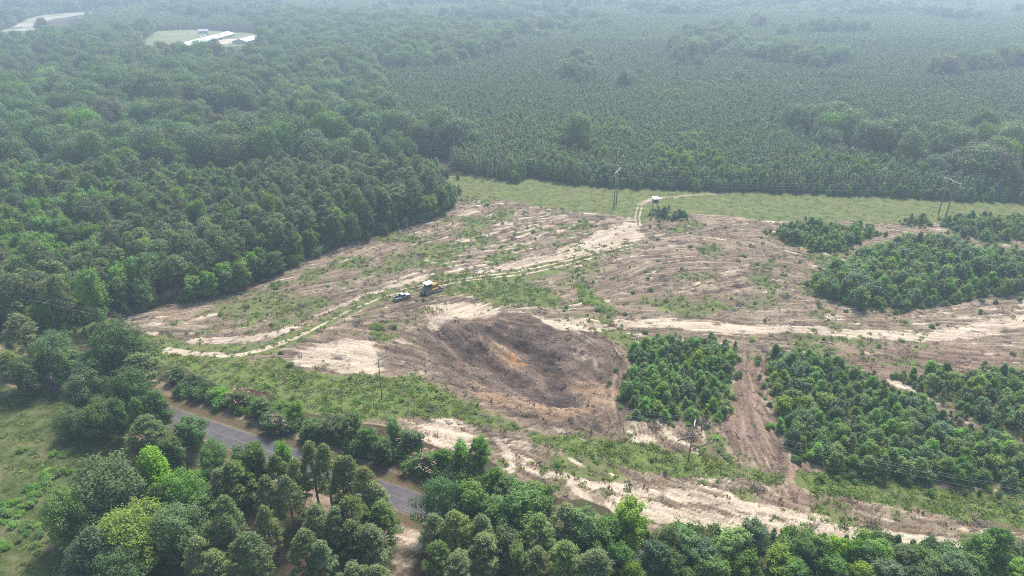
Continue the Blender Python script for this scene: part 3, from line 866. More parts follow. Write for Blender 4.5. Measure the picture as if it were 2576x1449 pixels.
# --- foreground trees: (apex bearing, height, width, type)
FG = [
    # pines and broadleaf trees beside the road, upper part of the near stand
    (40, 798, 15, 8, 'pn_near', 'road pines'), (112, 850, 13, 10, 'big_dark', 'road pines'), (268, 828, 17, 13, 'big_dark', 'road pines'), (165, 890, 10, 7, 'tall_mid', 'road pines'),
    (250, 892, 12, 11, 'big_blue', 'road pines'), (345, 895, 13, 9, 'pn_near_d', 'road pines'), (15, 890, 11, 7, 'pn_near', 'road pines'), (62, 905, 10, 8, 'big_dark', 'road pines'), (310, 940, 12, 8, 'big_dark', 'road pines'), (205, 940, 11, 9, 'big_dark', 'road pines'),
    (287, 1003, 11.5, 4.2, 'tall_mid', 'meadow edge'), (347, 1006, 11.5, 5, 'tall_mid', 'meadow edge'), (387, 983, 12, 5, 'tall_mid', 'meadow edge'), (360, 1053, 11, 8, 'pn_near', 'meadow edge'),
    (467, 1056, 9, 6, 'tall_mid', 'meadow edge'), (423, 1106, 8, 5, 'tall_dark', 'meadow edge'), (520, 1123, 9, 6.5, 'big_mid', 'meadow edge'),
    (230, 1020, 9, 8, 'big_dark', 'meadow edge'), (180, 1030, 7, 7, 'big_mid', 'meadow edge'),
    (367, 1149, 14, 12, 'big_bright', 'meadow edge'), (240, 1183, 14, 13, 'big_olive', 'meadow edge'), (160, 1250, 12, 9, 'big_olive', 'meadow edge'), (327, 1293, 13, 10.5, 'big_lime', 'meadow edge'), (193, 1350, 13, 11, 'big_blue', 'meadow edge'),
    (443, 1286, 11, 9, 'big_olive', 'meadow edge'), (450, 1200, 11, 8, 'big_bright', 'meadow edge'), (395, 1215, 10, 8, 'big_mid', 'meadow edge'), (280, 1390, 10, 8, 'big_dark', 'meadow edge'), (520, 1240, 9, 6, 'tall_mid', 'meadow edge'),
    (563, 1256, 16, 5.6, 'pn_near', 'near pines'), (567, 1305, 14, 6, 'pn_near', 'near pines'), (667, 1205, 15, 5.5, 'pn_near', 'near pines'), (663, 1280, 14, 5.2, 'pn_near', 'near pines'), (717, 1205, 15, 5, 'pn_near', 'near pines'),
    (777, 1118, 16, 6, 'pn_near', 'near pines'), (813, 1124, 16, 6, 'pn_near', 'near pines'), (853, 1155, 16, 6, 'pn_near', 'near pines'), (790, 1276, 15, 6, 'pn_near', 'near pines'), (842, 1284, 14, 6, 'pn_near', 'near pines'),
    (617, 1352, 14, 7, 'pn_near', 'near pines'), (493, 1358, 12, 6, 'pn_near', 'near pines'), (535, 1392, 11, 6, 'pn_near', 'near pines'), (760, 1340, 14, 6, 'pn_near', 'near pines'), (807, 1368, 13, 6, 'pn_near', 'near pines'),
    (580, 1166, 13, 7, 'pn_near', 'near pines'), (547, 1186, 12, 7, 'pn_near', 'near pines'), (633, 1122, 13, 6, 'tall_mid', 'near pines'), (707, 1113, 12, 4.5, 'tall_bright', 'near pines'), (600, 1130, 11, 5, 'tall_dark', 'near pines'),
    (872, 1156, 16, 6, 'pn_near', 'near pines'), (912, 1184, 16, 6, 'pn_near', 'near pines'), (942, 1222, 14, 6, 'pn_near', 'near pines'), (880, 1258, 15, 7, 'pn_near', 'near pines'), (932, 1330, 13, 7, 'pn_near', 'near pines'), (880, 1316, 13, 7, 'pn_near_d', 'near pines'),
    (957, 1270, 13, 7, 'pn_near', 'near pines'), (889, 1424, 10, 6, 'pn_near', 'near pines'), (945, 1428, 9, 5, 'pn_near', 'near pines'), (740, 1160, 14, 5, 'pn_near', 'near pines'), (690, 1150, 12, 5, 'pn_near', 'near pines'), (530, 1320, 12, 6, 'pn_near', 'near pines'),
    # bottom centre, right of the sandy gap
    (1112, 1224, 12, 9, 'big_mid', 'gap trees'), (1180, 1224, 12, 7, 'tall_mid', 'gap trees'), (1142, 1294, 13, 7, 'pn_near', 'gap trees'), (1212, 1304, 13, 7, 'pn_near_d', 'gap trees'), (1275, 1262, 12, 7, 'tall_mid', 'gap trees'), (1320, 1240, 12, 8, 'tall_mid', 'gap trees'),
    (1219, 1350, 12, 7, 'pn_near', 'gap trees'), (1152, 1394, 11, 7, 'pn_near', 'gap trees'), (1379, 1256, 10, 5.5, 'tall_dark', 'gap trees'), (1425, 1276, 11, 7, 'pn_near', 'gap trees'), (1475, 1294, 11, 8, 'tall_mid', 'gap trees'), (1305, 1374, 10, 4.4, 'tall_bright', 'gap trees'),
    (1352, 1384, 10, 6, 'pn_near', 'gap trees'), (1425, 1370, 11, 7, 'pn_near', 'gap trees'), (1359, 1303, 12, 7, 'pn_near', 'gap trees'), (1582, 1266, 12, 8, 'tall_bright', 'gap trees'), (1538, 1300, 10, 6, 'tall_mid', 'gap trees'), (1509, 1328, 10, 7, 'tall_mid', 'gap trees'),
    (1652, 1364, 9, 6, 'tall_blue', 'gap trees'), (1685, 1338, 9, 5, 'tall_dark', 'gap trees'), (1592, 1416, 8, 4.5, 'tall_lime', 'gap trees'), (1240, 1262, 10, 7, 'tall_mid', 'gap trees'), (1090, 1300, 11, 6, 'pn_near_d', 'gap trees'), (1100, 1370, 11, 6, 'pn_near', 'gap trees'),
    (1500, 1390, 10, 7, 'pn_near', 'gap trees'), (1275, 1330, 11, 6, 'tall_dark', 'gap trees'), (1560, 1370, 9, 6, 'tall_mid', 'gap trees'),
    # bottom right roadside row
    (1737, 1348, 8, 6, 'tall_blue', 'roadside row'), (1784, 1368, 7, 6, 'tall_blue', 'roadside row'), (1847, 1337, 9, 6.5, 'tall_bright', 'roadside row'), (1897, 1321, 9, 6, 'tall_blue', 'roadside row'), (1964, 1386, 7, 6, 'tall_lime', 'roadside row'), (2027, 1360, 7, 5, 'tall_mid', 'roadside row'),
    (2074, 1356, 7, 5, 'tall_mid', 'roadside row'), (2117, 1360, 7, 5, 'tall_bright', 'roadside row'), (2154, 1362, 7, 4.5, 'tall_bright', 'roadside row'), (2184, 1374, 6.5, 4.5, 'tall_mid', 'roadside row'), (2224, 1370, 7, 6, 'tall_bright', 'roadside row'), (2277, 1384, 6.5, 6, 'tall_dark', 'roadside row'),
    (2310, 1388, 6, 5, 'tall_mid', 'roadside row'), (2355, 1397, 6, 6, 'tall_mid', 'roadside row'), (2405, 1397, 6, 6, 'tall_blue', 'roadside row'), (2455, 1392, 6, 5, 'tall_mid', 'roadside row'), (2516, 1333, 9, 5.5, 'tall_mid', 'roadside row'), (2482, 1352, 8, 5, 'tall_mid', 'roadside row'), (2566, 1412, 6, 5, 'tall_bright', 'roadside row'),
    (1700, 1400, 7, 6, 'tall_dark', 'roadside row'), (1800, 1410, 6.5, 6, 'tall_mid', 'roadside row'), (1880, 1400, 7, 6, 'tall_mid', 'roadside row'), (2100, 1400, 6, 6, 'tall_mid', 'roadside row'), (2240, 1415, 6, 6, 'tall_blue', 'roadside row'), (2000, 1412, 6, 6, 'tall_mid', 'roadside row'), (2180, 1420, 5.5, 5, 'tall_lime', 'roadside row'), (2330, 1425, 5.5, 6, 'tall_dark', 'roadside row'), (2440, 1425, 5.5, 6, 'tall_mid', 'roadside row'),
    # hedge on the field side of the road
    (440, 922, 4.5, 5, 'tall_dark', 'hedge'), (480, 945, 4.5, 4.5, 'tall_dark', 'hedge'), (520, 962, 4, 4.5, 'big_dark', 'hedge'), (555, 978, 4, 5, 'tall_bright', 'hedge'), (652, 1000, 5.5, 5, 'tall_mid', 'hedge'), (700, 1012, 5.5, 5, 'tall_mid', 'hedge'),
    (742, 1010, 6, 4, 'tall_bright', 'hedge'), (790, 1058, 5.5, 6, 'tall_dark', 'hedge'), (835, 1052, 6, 6, 'tall_dark', 'hedge'), (882, 1040, 7.5, 6.5, 'tall_dark', 'hedge'), (925, 1078, 6.5, 5, 'tall_mid', 'hedge'),
    (985, 1058, 8.5, 3.6, 'tall_bright', 'hedge'), (960, 1110, 6, 5, 'tall_dark', 'hedge'), (1110, 1132, 6, 4.5, 'tall_bright', 'hedge'), (1160, 1112, 8, 5, 'tall_bright', 'hedge'), (1206, 1098, 9.5, 5, 'tall_mid', 'hedge'), (1242, 1180, 6, 4, 'tall_mid', 'hedge'), (1265, 1205, 5, 5, 'tall_dark', 'hedge'),
]
for (u, v, h, w, key, zone) in FG:
    w *= {'road pines': 1.18, 'meadow edge': 1.15, 'near pines': 1.08}.get(zone, 1.0)
    x, y = U(u, v, h * .97)
    plant(key, x, y, h, w, zone=zone)
# lone bright tree by the pole
x, y = U(216, 678, 18.5)
LONE = (x, y)
plant('tall_vivid', x, y, 19, 7.6, zone='lone', variant=1)
# mimosas
for (u, v, h, w, zone) in ((597, 985, 4.5, 5, 'mimosa'), (690, 1040, 5, 6, 'mimosa'), (1035, 1082, 6.5, 6.2, 'mimosa'), (1080, 1140, 5, 6, 'mimosa')):
    x, y = U(u, v, h); plant('tall_dark' if u != 597 else 'tall_dark', x, y, h, w, zone=zone)

# --- understory fill of the near stands
NEARSTAND = UL([(420, 1130), (560, 1180), (760, 1250), (985, 1330), (960, 1560), (300, 1560), (200, 1400), (330, 1300), (420, 1230)])
X, Y = scatter(NEARSTAND, 4.6)
for x, y in zip(X, Y):
    if random.random() < .28: plant(random.choice(['sap_mid', 'sap_dark', 'sap_mid', 'low_mid']), x, y, random.uniform(1.5, 4), zone='under')
X, Y = scatter(UL([(1070, 1335), (1200, 1365), (1450, 1420), (1700, 1470), (1700, 1640), (1050, 1640)]), 4.5)
for x, y in zip(X, Y):
    if polydist(ROAD[::3], np.array([x]), np.array([y]))[0][0] > 6 and random.random() < .4: plant(random.choice(['sap_mid', 'sap_dark', 'sap_olive']), x, y, random.uniform(2, 4.5), zone='under')
for i in range(len(ROAD) - 1):          # low growth in the roadside hedge
    a = ROAD[i]; b = ROAD[i + 1]; t = (b - a) / np.linalg.norm(b - a); nn = np.array([-t[1], t[0]])
    uu, vv, _ = project(a[0], a[1])
    if 380 < uu < 1330:
        for k in range(7):
            p = a + (b - a) * random.random() + nn * random.uniform(7.0, 11.5)
            plant(random.choice(['low_mid', 'low_dark', 'sap_mid', 'sap_dark', 'low_bright']), p[0], p[1], random.uniform(1.6, 3.4), zone='hedge low')
    if 1500 < uu < 2700:
        for k in range(9):
            p = a + (b - a) * random.random() + nn * random.uniform(5.0, 15)
            q = project(p[0], p[1])
            if q[1] > 1345 + (q[0] - 1700) * .05:
                plant(random.choice(['low_mid', 'low_dark', 'sap_mid', 'sap_blue', 'sap_olive']), p[0], p[1], random.uniform(1.8, 3.8), zone='hedge low')
# meadow brambles
for (u, v, n) in ((125, 1200, 9), (60, 1250, 8), (110, 1260, 7), (30, 1300, 9), (50, 1340, 9), (20, 1390, 5), (110, 1130, 2), (190, 1120, 2)):
    cx, cy = U(u, v)
    for k in range(n): plant(random.choice(['low_mid', 'low_bright']), cx + random.gauss(0, 2.6), cy + random.gauss(0, 2.0), random.uniform(.5, 1.3), random.uniform(1.4, 3), zone='meadow bramble')
# pole clearing bushes
for (u, v) in ((190, 838), (215, 842), (240, 836), (170, 852), (100, 862), (225, 858)):
    x, y = U(u, v); plant('sap_mid', x, y, random.uniform(2, 4), zone='edge shrub')

# --- regrowth islands
for k, poly in REG.items():
    pl = UL(poly)
    X, Y = scatter(pl, 2.5 if k in 'abc' else 2.9, .45)
    big = vnoise(X, Y, 14, 300)
    for x, y, q in zip(X, Y, big):
        if k == 'i' and random.random() < .8: continue
        if gmask(sand, np.array([x]), np.array([y]))[0] > .5: continue
        h = random.choice((1.6, 2.4, 2.8, 3.4)) * random.uniform(.85, 1.2) + 2.6 * max(0, q - .35)
        if k in 'de': h *= 1.25
        if k == 'i': h *= .5
        if k == 'd' and q > .55: h += 1.6
        c = random.random()
        if c < .17: plant('pn_row_p', x, y, h * 1.15, h * .62, kind='shrub', zone='island ' + k)
        else: plant(random.choice(['sap_mid', 'sap_bright', 'sap_bright', 'sap_bright', 'sap_mid', 'sap_blue', 'sap_lime']), x, y, h, h * random.uniform(.7, 1.1) + .5, zone='island ' + k)
# the islands thin out into low bushes
for k, poly in REG.items():
    if k == 'i': continue
    pl = UL(poly); n_ = len(pl)
    for j in range(n_):
        a, b = pl[j], pl[(j + 1) % n_]; L = np.linalg.norm(b - a)
        for q in range(int(L / 1.3)):
            t = random.random(); x, y = a + (b - a) * t + np.array([random.gauss(0, 1.6), random.gauss(0, 1.6)])
            if gmask(sand, np.array([x]), np.array([y]))[0] < .4 and abs(x) < 300:
                plant(random.choice(['low_mid', 'low_bright', 'low_mid', 'sap_mid', 'low_olive']), x, y, random.uniform(.5, 1.7), random.uniform(1.0, 2.2), zone='island ' + k)
# bushes left standing in the field
fx = RNG.uniform(GX0, GX1, 5200); fy = RNG.uniform(100, 315, 5200)
okf = (gmask(field, fx, fy) > .9) & (gmask(np.maximum.reduce([pit, lane, track, sand, tyre]), fx, fy) < .15)
gsel = gmask(GREEN, fx, fy)
for x, y, g_ in zip(fx[okf], fy[okf], gsel[okf]):
    if random.random() < .10 + .22 * g_:
        plant(random.choice(['low_mid', 'low_bright', 'low_dark', 'low_olive']), x, y, random.uniform(.35, 1.0), random.uniform(.8, 2.2), zone='field bush')
x, y = U(955, 828); plant('low_lime', x, y, 1.5, 3.0, zone='lime bush')
x, y = U(1168, 712); plant('pn_row_p', x, y, 2.4, 1.3, zone='lone sapling', kind='pine_tree')

# --- the forest
EDGE = UL([(-500, 915), (-100, 870), (60, 838), (190, 822), (285, 800), (330, 790), (470, 760), (600, 735), (700, 690), (790, 645), (880, 615), (1000, 580), (1080, 550), (1125, 530), (1148, 505), (1150, 478)])
HF1 = np.array(U(1547, 518)); HF2 = np.array(U(2369, 544)); HF0 = np.array(U(288, 212, 18.0))
LINE = np.array([HF0 + (HF0 - HF1) * .6, HF0, HF1, HF2, HF2 + (HF2 - HF1) * 1.2])
BACK = UL([(1148, 450), (1060, 412), (950, 400), (850, 388), (600, 418), (300, 400), (0, 402), (-600, 420)], 13.0)
BLOCK = np.concatenate([EDGE, BACK])
X, Y = scatter(BLOCK, 5.2)
MIXED = UL([(-200, 400), (520, 400), (720, 480), (600, 570), (300, 610), (-200, 660)], 11)
nb = vnoise(X, Y, 26, 400); nh = vnoise(X, Y, 60, 401)
dE, _ = polydist(EDGE, X, Y)
for x, y, q, hh, de in zip(X, Y, nb, nh, dE):
    if math.hypot(x - LONE[0], y - LONE[1]) < 7 or (y < LONE[1] + 3 and abs(x * LONE[1] / y - LONE[0]) < 8): continue
    pb = .10 + 1.5 * max(0, q - .58) + (.42 if inside(MIXED, x, y) else 0)
    if de < 6: pb = .75
    if random.random() < pb:
        key = random.choice(['tall_mid', 'tall_bright', 'tall_lime', 'tall_mid', 'tall_bright'] if q > .58 else ['tall_mid', 'tall_dark', 'tall_dark', 'tall_bright'])
        plant(key, x, y, random.uniform(9.5, 14) * (.75 if de < 6 else 1) + 2 * hh, random.uniform(5, 8), zone='block')
    else:
        plant('pn_mid', x, y, random.uniform(10.5, 16.5) + 2.5 * hh, random.uniform(5.2, 8.4), zone='block')
for (u, v, h, w, c) in ((268, 388, 18, 6.5, 'bright'), (160, 420, 14, 6, 'bright'), (60, 432, 14, 7, 'mid'), (20, 515, 13, 6, 'bright'), (402, 432, 15, 7, 'bright'), (445, 470, 14, 7, 'lime'), (382, 490, 14, 6, 'bright'), (500, 500, 13, 6, 'mid'), (640, 514, 14, 5.5, 'lime'),
                       (675, 486, 15, 6.5, 'bright'), (702, 496, 14, 5, 'bright'), (850, 476, 15, 4.5, 'mid'), (843, 520, 14, 7, 'bright'), (762, 545, 14, 7, 'mid'), (742, 584, 13, 5, 'bright'), (905, 498, 13, 5.5, 'bright'), (960, 470, 13, 5, 'mid'), (1000, 496, 12, 5, 'mid'),
                       (1030, 498, 12, 5, 'mid'), (1076, 474, 12, 5, 'mid'), (1102, 478, 12, 6, 'dark'), (820, 546, 13, 6, 'mid'), (600, 408, 14, 6, 'bright'), (632, 404, 14, 6, 'bright'), (965, 402, 14, 7, 'lime'), (330, 498, 13, 6, 'bright'), (120, 440, 14, 6, 'bright'), (226, 470, 14, 6, 'mid'),
                       (60, 600, 13, 6, 'mid'), (40, 640, 12, 6, 'mid'), (880, 560, 12, 6, 'mid'), (1140, 452, 11, 6, 'dark'), (560, 470, 14, 6, 'mid')):
    for up_ in (3.2, 1.0, -1.0, -2.5):
        x, y = U(u, v, h + up_)
        if inside(BLOCK, x, y) and polydist(EDGE, np.array([x]), np.array([y]))[0][0] > 2.5: break
    else: continue
    h += up_; plant('tall_' + {'lime': 'vivid', 'bright': 'lime', 'mid': 'bright'}.get(c, c), x, y, h, w, zone='block')
# brushy edge of the block
for i in range(len(EDGE) - 1):
    a, b = EDGE[i], EDGE[i + 1]; L = np.linalg.norm(b - a)
    t = (b - a) / L; nn = np.array([-t[1], t[0]])
    for k in range(int(L / 1.7)):
        p = a + (b - a) * random.random() + nn * random.uniform(-1.0, 3.0)
        if project(p[0], p[1])[0] < -60: continue
        plant(random.choice(['sap_mid', 'sap_dark', 'sap_dark', 'low_mid']), p[0], p[1], random.uniform(1.5, 4.5), zone='edge shrub')

# far land: everything beyond the power line corridor
NEDGE = UL([(1120, 452), (1300, 460), (1600, 476), (2010, 488), (2350, 503), (2800, 522)])
C_Z = 11.0
HARD = [UL(p, C_Z) for p in (
    [(-500, 430), (0, 400), (300, 395), (600, 410), (860, 378), (1130, 385), (1145, 335), (1010, 320), (945, 270), (950, 165), (900, 118), (650, 108), (400, 112), (230, 78), (-500, 82)],
    [(600, 30), (1000, 42), (1270, 72), (1290, 108), (1180, 140), (1060, 160), (960, 160), (900, 118), (650, 106), (660, 60)],
    [(1690, 105), (1850, 100), (2000, 112), (2130, 140), (2080, 160), (1950, 145), (1800, 130), (1700, 140)],
    [(1980, 275), (2110, 285), (2130, 320), (2260, 330), (2330, 310), (2600, 330), (2700, 440), (2400, 420), (2270, 370), (2100, 350), (2000, 310)],
    [(1425, 175), (1440, 150), (1490, 150), (1500, 180), (1460, 200)], [(1540, 195), (1560, 180), (1600, 190), (1590, 205)],
    [(1060, 330), (1090, 300), (1130, 310), (1140, 360), (1080, 360)], [(1410, 340), (1450, 320), (1480, 340), (1450, 370)], [(2330, 170), (2576, 140), (2576, 160), (2350, 190)])]
OLDP = UL([(2060, 175), (2330, 190), (2800, 150), (2900, 460), (2576, 380), (2330, 315), (2150, 260)], C_Z)
FIELD_FARM = np.array([U(*p) for p in [(345, 112), (395, 78), (480, 74), (560, 78), (640, 84), (700, 92), (690, 106), (600, 116), (520, 122), (440, 122)]])
FIELD_POND = np.array([U(*p) for p in [(-60, 90), (0, 78), (36, 66), (70, 47), (110, 38), (200, 30), (250, 28), (254, 32), (180, 41), (140, 49), (98, 57), (85, 70), (105, 80), (94, 90), (40, 97), (-60, 102)]])
FIELD_STRIP = np.array([U(*p) for p in [(118, 74), (200, 68), (206, 76), (130, 84)]])
FIELD_BACK = np.array([U(*p) for p in [(280, 22), (320, 22), (318, 26), (280, 26)]])
FARGREY = np.array([U(*p, 8) for p in [(1620, 34), (1760, 30), (2110, 36), (2180, 40), (1900, 48), (1700, 46)]])
OPEN = [FIELD_FARM, FIELD_POND, FIELD_STRIP, FIELD_BACK]


def shadow_mask(poly, x, y, h):
    """trees standing between the viewer and an opening would hide it"""
    r = np.zeros(len(x), bool)
    for hh in (0, h * .33, h * .66, h):
        f = CAM_H / (CAM_H - hh)
        r |= inside(poly, x * f, y * f)
    return r


def far_plant(poly, ymin, ymax, spc):
    X, Y = scatter(poly, spc, .48 if spc < 5 else .62)
    dl, _ = polydist(LINE, X, Y)
    okk = (Y >= ymin) & (Y < ymax) & (dl > np.where(X < HF1[0] - 40, 5, 17))
    X, Y = X[okk], Y[okk]
    hard = np.zeros(len(X), bool)
    for p in HARD: hard |= inside(p, X, Y)
    old = inside(OLDP, X, Y)
    opn = np.zeros(len(X), bool)
    for p in OPEN: opn |= shadow_mask(p, X, Y, 19 if p is FIELD_FARM else 14) & ~((p is FIELD_FARM) & (vnoise(X, Y, 30, 777) > .78) & ~inside(p, X, Y))
    n1_ = fbm(X, Y, 90, 500); n2_ = vnoise(X, Y, 22, 501); n3_ = fbm(X, Y, 160, 502); gapn = fbm(X, Y, 45, 503)
    dn, _ = polydist(NEDGE, X, Y)
    return X, Y, hard, old, opn, n1_, n2_, n3_, gapn, dn


WORLD_POLY = np.concatenate([NEDGE[:1] + np.array([[-10, 0]]), NEDGE, [[1700, 500], [1700, 1900], [-1700, 1900], [-1700, 500]], BACK[::-1]])
for ymin, ymax, spc in ((250, 520, 2.35), (520, 820, 2.75)):      # planted rows
    X, Y, hard, old, opn, n1_, n2_, n3_, gapn, dn = far_plant(WORLD_POLY, ymin, ymax, spc)
    rr = RNG.random(len(X))
    for i in np.nonzero(~hard & ~opn)[0]:
        x, y = X[i], Y[i]
        mixd = (dn[i] < 22 and n2_[i] > .45) or (n1_[i] > .57 and n2_[i] > .5)
        if dn[i] < 5:
            plant(random.choice(['sap_mid', 'sap_dark', 'sap_bright']), x, y, random.uniform(3, 6), zone='corridor edge', kind='broadleaf_tree')
        elif mixd and rr[i] < .55:
            plant(random.choice(['tall_mid', 'tall_bright', 'tall_lime', 'tall_mid']), x, y, random.uniform(6, 9.5), random.uniform(3.2, 4.8), zone='corridor edge')
        elif old[i]:
            if rr[i] < .75: plant('pn_row', x, y, random.uniform(10.5, 12.5), random.uniform(3.2, 4.2), zone='rows')
        elif rr[i] < .012:
            plant('tall_lime' if rr[i] < .006 else 'tall_mid', x, y, random.uniform(9, 12), random.uniform(3, 4.5), zone='rows')
        else:
            plant('pn_row', x, y, random.uniform(6.6, 9.6) + 1.4 * (n3_[i] - .5), random.uniform(2.6, 3.6), zone='rows')
for ymin, ymax, spc in ((300, 820, 12.5), (820, 1250, 13.0), (1250, 1850, 15.0)):      # broadleaf woods
    X, Y, hard, old, opn, n1_, n2_, n3_, gapn, dn = far_plant(WORLD_POLY, ymin, ymax, spc)
    for i in range(len(X)):
        x, y = X[i], Y[i]
        isH = hard[i] or (y > 820 and n1_[i] + .4 * (n3_[i] - .5) > (.52 if x < 0 else .60))
        if opn[i]: continue
        if not isH:
            continue
        if n2_[i] < .10: continue
        key = random.choices(['far_dark', 'far_mid', 'far_olive', 'far_blue', 'far_brown', 'far_bright'], [4, 4, 2, 2.5, 1.0, .35])[0]
        big = random.random(); h = 12 + 8.5 * big + 10 * (n2_[i] - .35); w = 10.5 + 11 * big * random.uniform(.7, 1.1) + random.uniform(0, 3)
        plant(key, x, y, h, w, zone='woods')
for ymin, ymax, spc in ((820, 1200, 4.6), (1200, 1850, 7.0)):      # planted pines farther off
    X, Y, hard, old, opn, n1_, n2_, n3_, gapn, dn = far_plant(WORLD_POLY, ymin, ymax, spc)
    for i in range(len(X)):
        x, y = X[i], Y[i]
        if hard[i] or opn[i] or (y > 820 and n1_[i] + .4 * (n3_[i] - .5) > (.52 if x < 0 else .60)): continue
        plant('pn_far', x, y, random.uniform(8.5, 11.5) + 2 * (n3_[i] - .5), random.uniform(4, 5) * spc / 4.6, zone='rows')
for (u, v, n, su, sv, key) in ((1730, 392, 46, 60, 14, 'lime'), (1570, 330, 8, 18, 10, 'lime'), (1500, 385, 12, 22, 8, 'bright'), (2085, 392, 16, 40, 10, 'bright'), (1420, 400, 10, 30, 8, 'bright'), (2200, 420, 16, 60, 12, 'bright'), (1900, 440, 22, 90, 12, 'mid'), (1650, 455, 18, 60, 8, 'bright'), (2450, 470, 20, 90, 12, 'bright'), (1290, 300, 6, 14, 10, 'bright'), (1100, 250, 5, 30, 12, 'lime'), (1620, 250, 4, 60, 30, 'lime')):
    for k in range(n):
        x, y = U(u + random.gauss(0, su), v + random.gauss(0, sv), 8)
        if polydist(NEDGE, np.array([x]), np.array([y]))[0][0] > 6 and y > 300: plant('tall_' + {'lime': 'vivid', 'bright': 'lime', 'mid': 'bright'}[key], x, y, random.uniform(9.5, 12.5), random.uniform(3.6, 5.6), zone='corridor edge')
# big crowns standing above the young pines
for (u, v, h, w, key) in ((1462, 140, 20, 17, 'far_brown'), (1480, 152, 17, 13, 'far_olive'), (1570, 178, 18, 9, 'pn_mid'), (1585, 188, 14, 10, 'far_dark'), (1100, 292, 20, 12, 'far_olive'), (1062, 310, 17, 11, 'far_dark'), (1130, 320, 15, 11, 'far_brown'),
                          (1440, 315, 16, 8, 'far_dark'), (1425, 325, 14, 7, 'far_bright'), (1475, 335, 15, 10, 'far_olive'), (2040, 285, 16, 10, 'far_mid'), (2090, 300, 15, 9, 'far_dark'), (2300, 330, 16, 11, 'far_mid'), (2440, 330, 19, 12, 'far_mid'), (2490, 312, 21, 15, 'far_bright'),
                          (2550, 350, 19, 13, 'far_bright'), (2380, 345, 17, 12, 'far_dark'), (2420, 345, 16, 11, 'far_dark'), (1720, 130, 17, 15, 'far_dark'), (1760, 140, 15, 14, 'far_dark'), (2130, 240, 14, 12, 'far_dark'), (2260, 285, 15, 11, 'far_mid'), (1860, 170, 15, 12, 'pn_mid')):
    x, y = U(u, v, h); plant(key, x, y, h, w, zone='crown')

# ------------------------------------------------------------------ realise the plants
LABELS = {
    'block': {'pine_tree': ("dark green pine in the dense stand left of the cleared field", "pines of the stand left of the field"),
              'broadleaf_tree': ("lighter green broadleaf tree among the pines left of the field", "broadleaf trees in the pine stand")},
    'corridor edge': {'broadleaf_tree': ("young broadleaf tree on the forest edge behind the power line strip", "young trees behind the power line strip")},
    'rows': {'pine_tree': ("young planted pine in the even-aged plantation beyond the grass strip", "plantation pines"),
             'broadleaf_tree': ("pale green volunteer tree poking out of the pine plantation", "volunteer trees in the plantation")},
    'woods': {'broadleaf_tree': ("rounded hardwood crown in the deep forest beyond the pine stand", "hardwoods of the far forest")},
    'crown': {'broadleaf_tree': ("large old hardwood standing above the young pine plantation", "tall trees above the plantation"), 'pine_tree': ("tall old pine standing above the young plantation", "tall trees above the plantation")},
    'under': {'shrub': ("low understory shrub beneath the roadside trees", "understory shrubs")},
    'hedge low': {'shrub': ("low leafy shrub in the thicket along the paved road", "roadside thicket shrubs")},
    'meadow bramble': {'shrub': ("low bright bramble clump growing in the open meadow", "meadow brambles")},
    'edge shrub': {'shrub': ("dark leafy shrub at the foot of the pine stand by the cleared field", "shrubs at the pine stand's foot")},
    'field bush': {'shrub': ("small green bush left standing on the cleared ground", "small bushes on the cleared ground")},
}
ISL = {'a': "between the dug pit and the dirt lane", 'b': "right of the dirt lane, above the grassy strip", 'c': "at the right frame edge below the sand track", 'd': "in the large patch above the sand track",
       'e': "in the wedge-shaped patch below the grass strip", 'f': "in the patch beside the steel-armed power pole", 'g': "beside the box blind on legs", 'h': "alone at the edge of the grass strip", 'i': "scattered below the large patch"}
WORDS = {'dark': 'dark green', 'mid': 'mid-green', 'bright': 'bright green', 'lime': 'yellow-green', 'vivid': 'yellow-green', 'olive': 'olive green', 'blue': 'bluish green', 'brown': 'brownish'}
ZDESC = {'road pines': ("by the road above the meadow", "trees at the road above the meadow"), 'meadow edge': ("between the meadow and the road", "trees between meadow and road"), 'near pines': ("in the pine stand left of the sandy gap", "near pine stand"),
         'gap trees': ("in the grove right of the sandy gap", "grove right of the sandy gap"), 'roadside row': ("in the low row below the field", "low row below the field"), 'hedge': ("in the hedge across the road", "hedge along the road")}


def ordinal(n):
    return f"{n}{'th' if 10 <= n % 100 <= 20 else {1: 'st', 2: 'nd', 3: 'rd'}.get(n % 10, 'th')}"


order = {}
for z in ZDESC:
    mem = [p for p in PLANTS if p['zone'] == z]
    mem.sort(key=lambda p: project(p['x'], p['y'], p['h'])[0])
    for i, p in enumerate(mem): order[id(p)] = i + 1


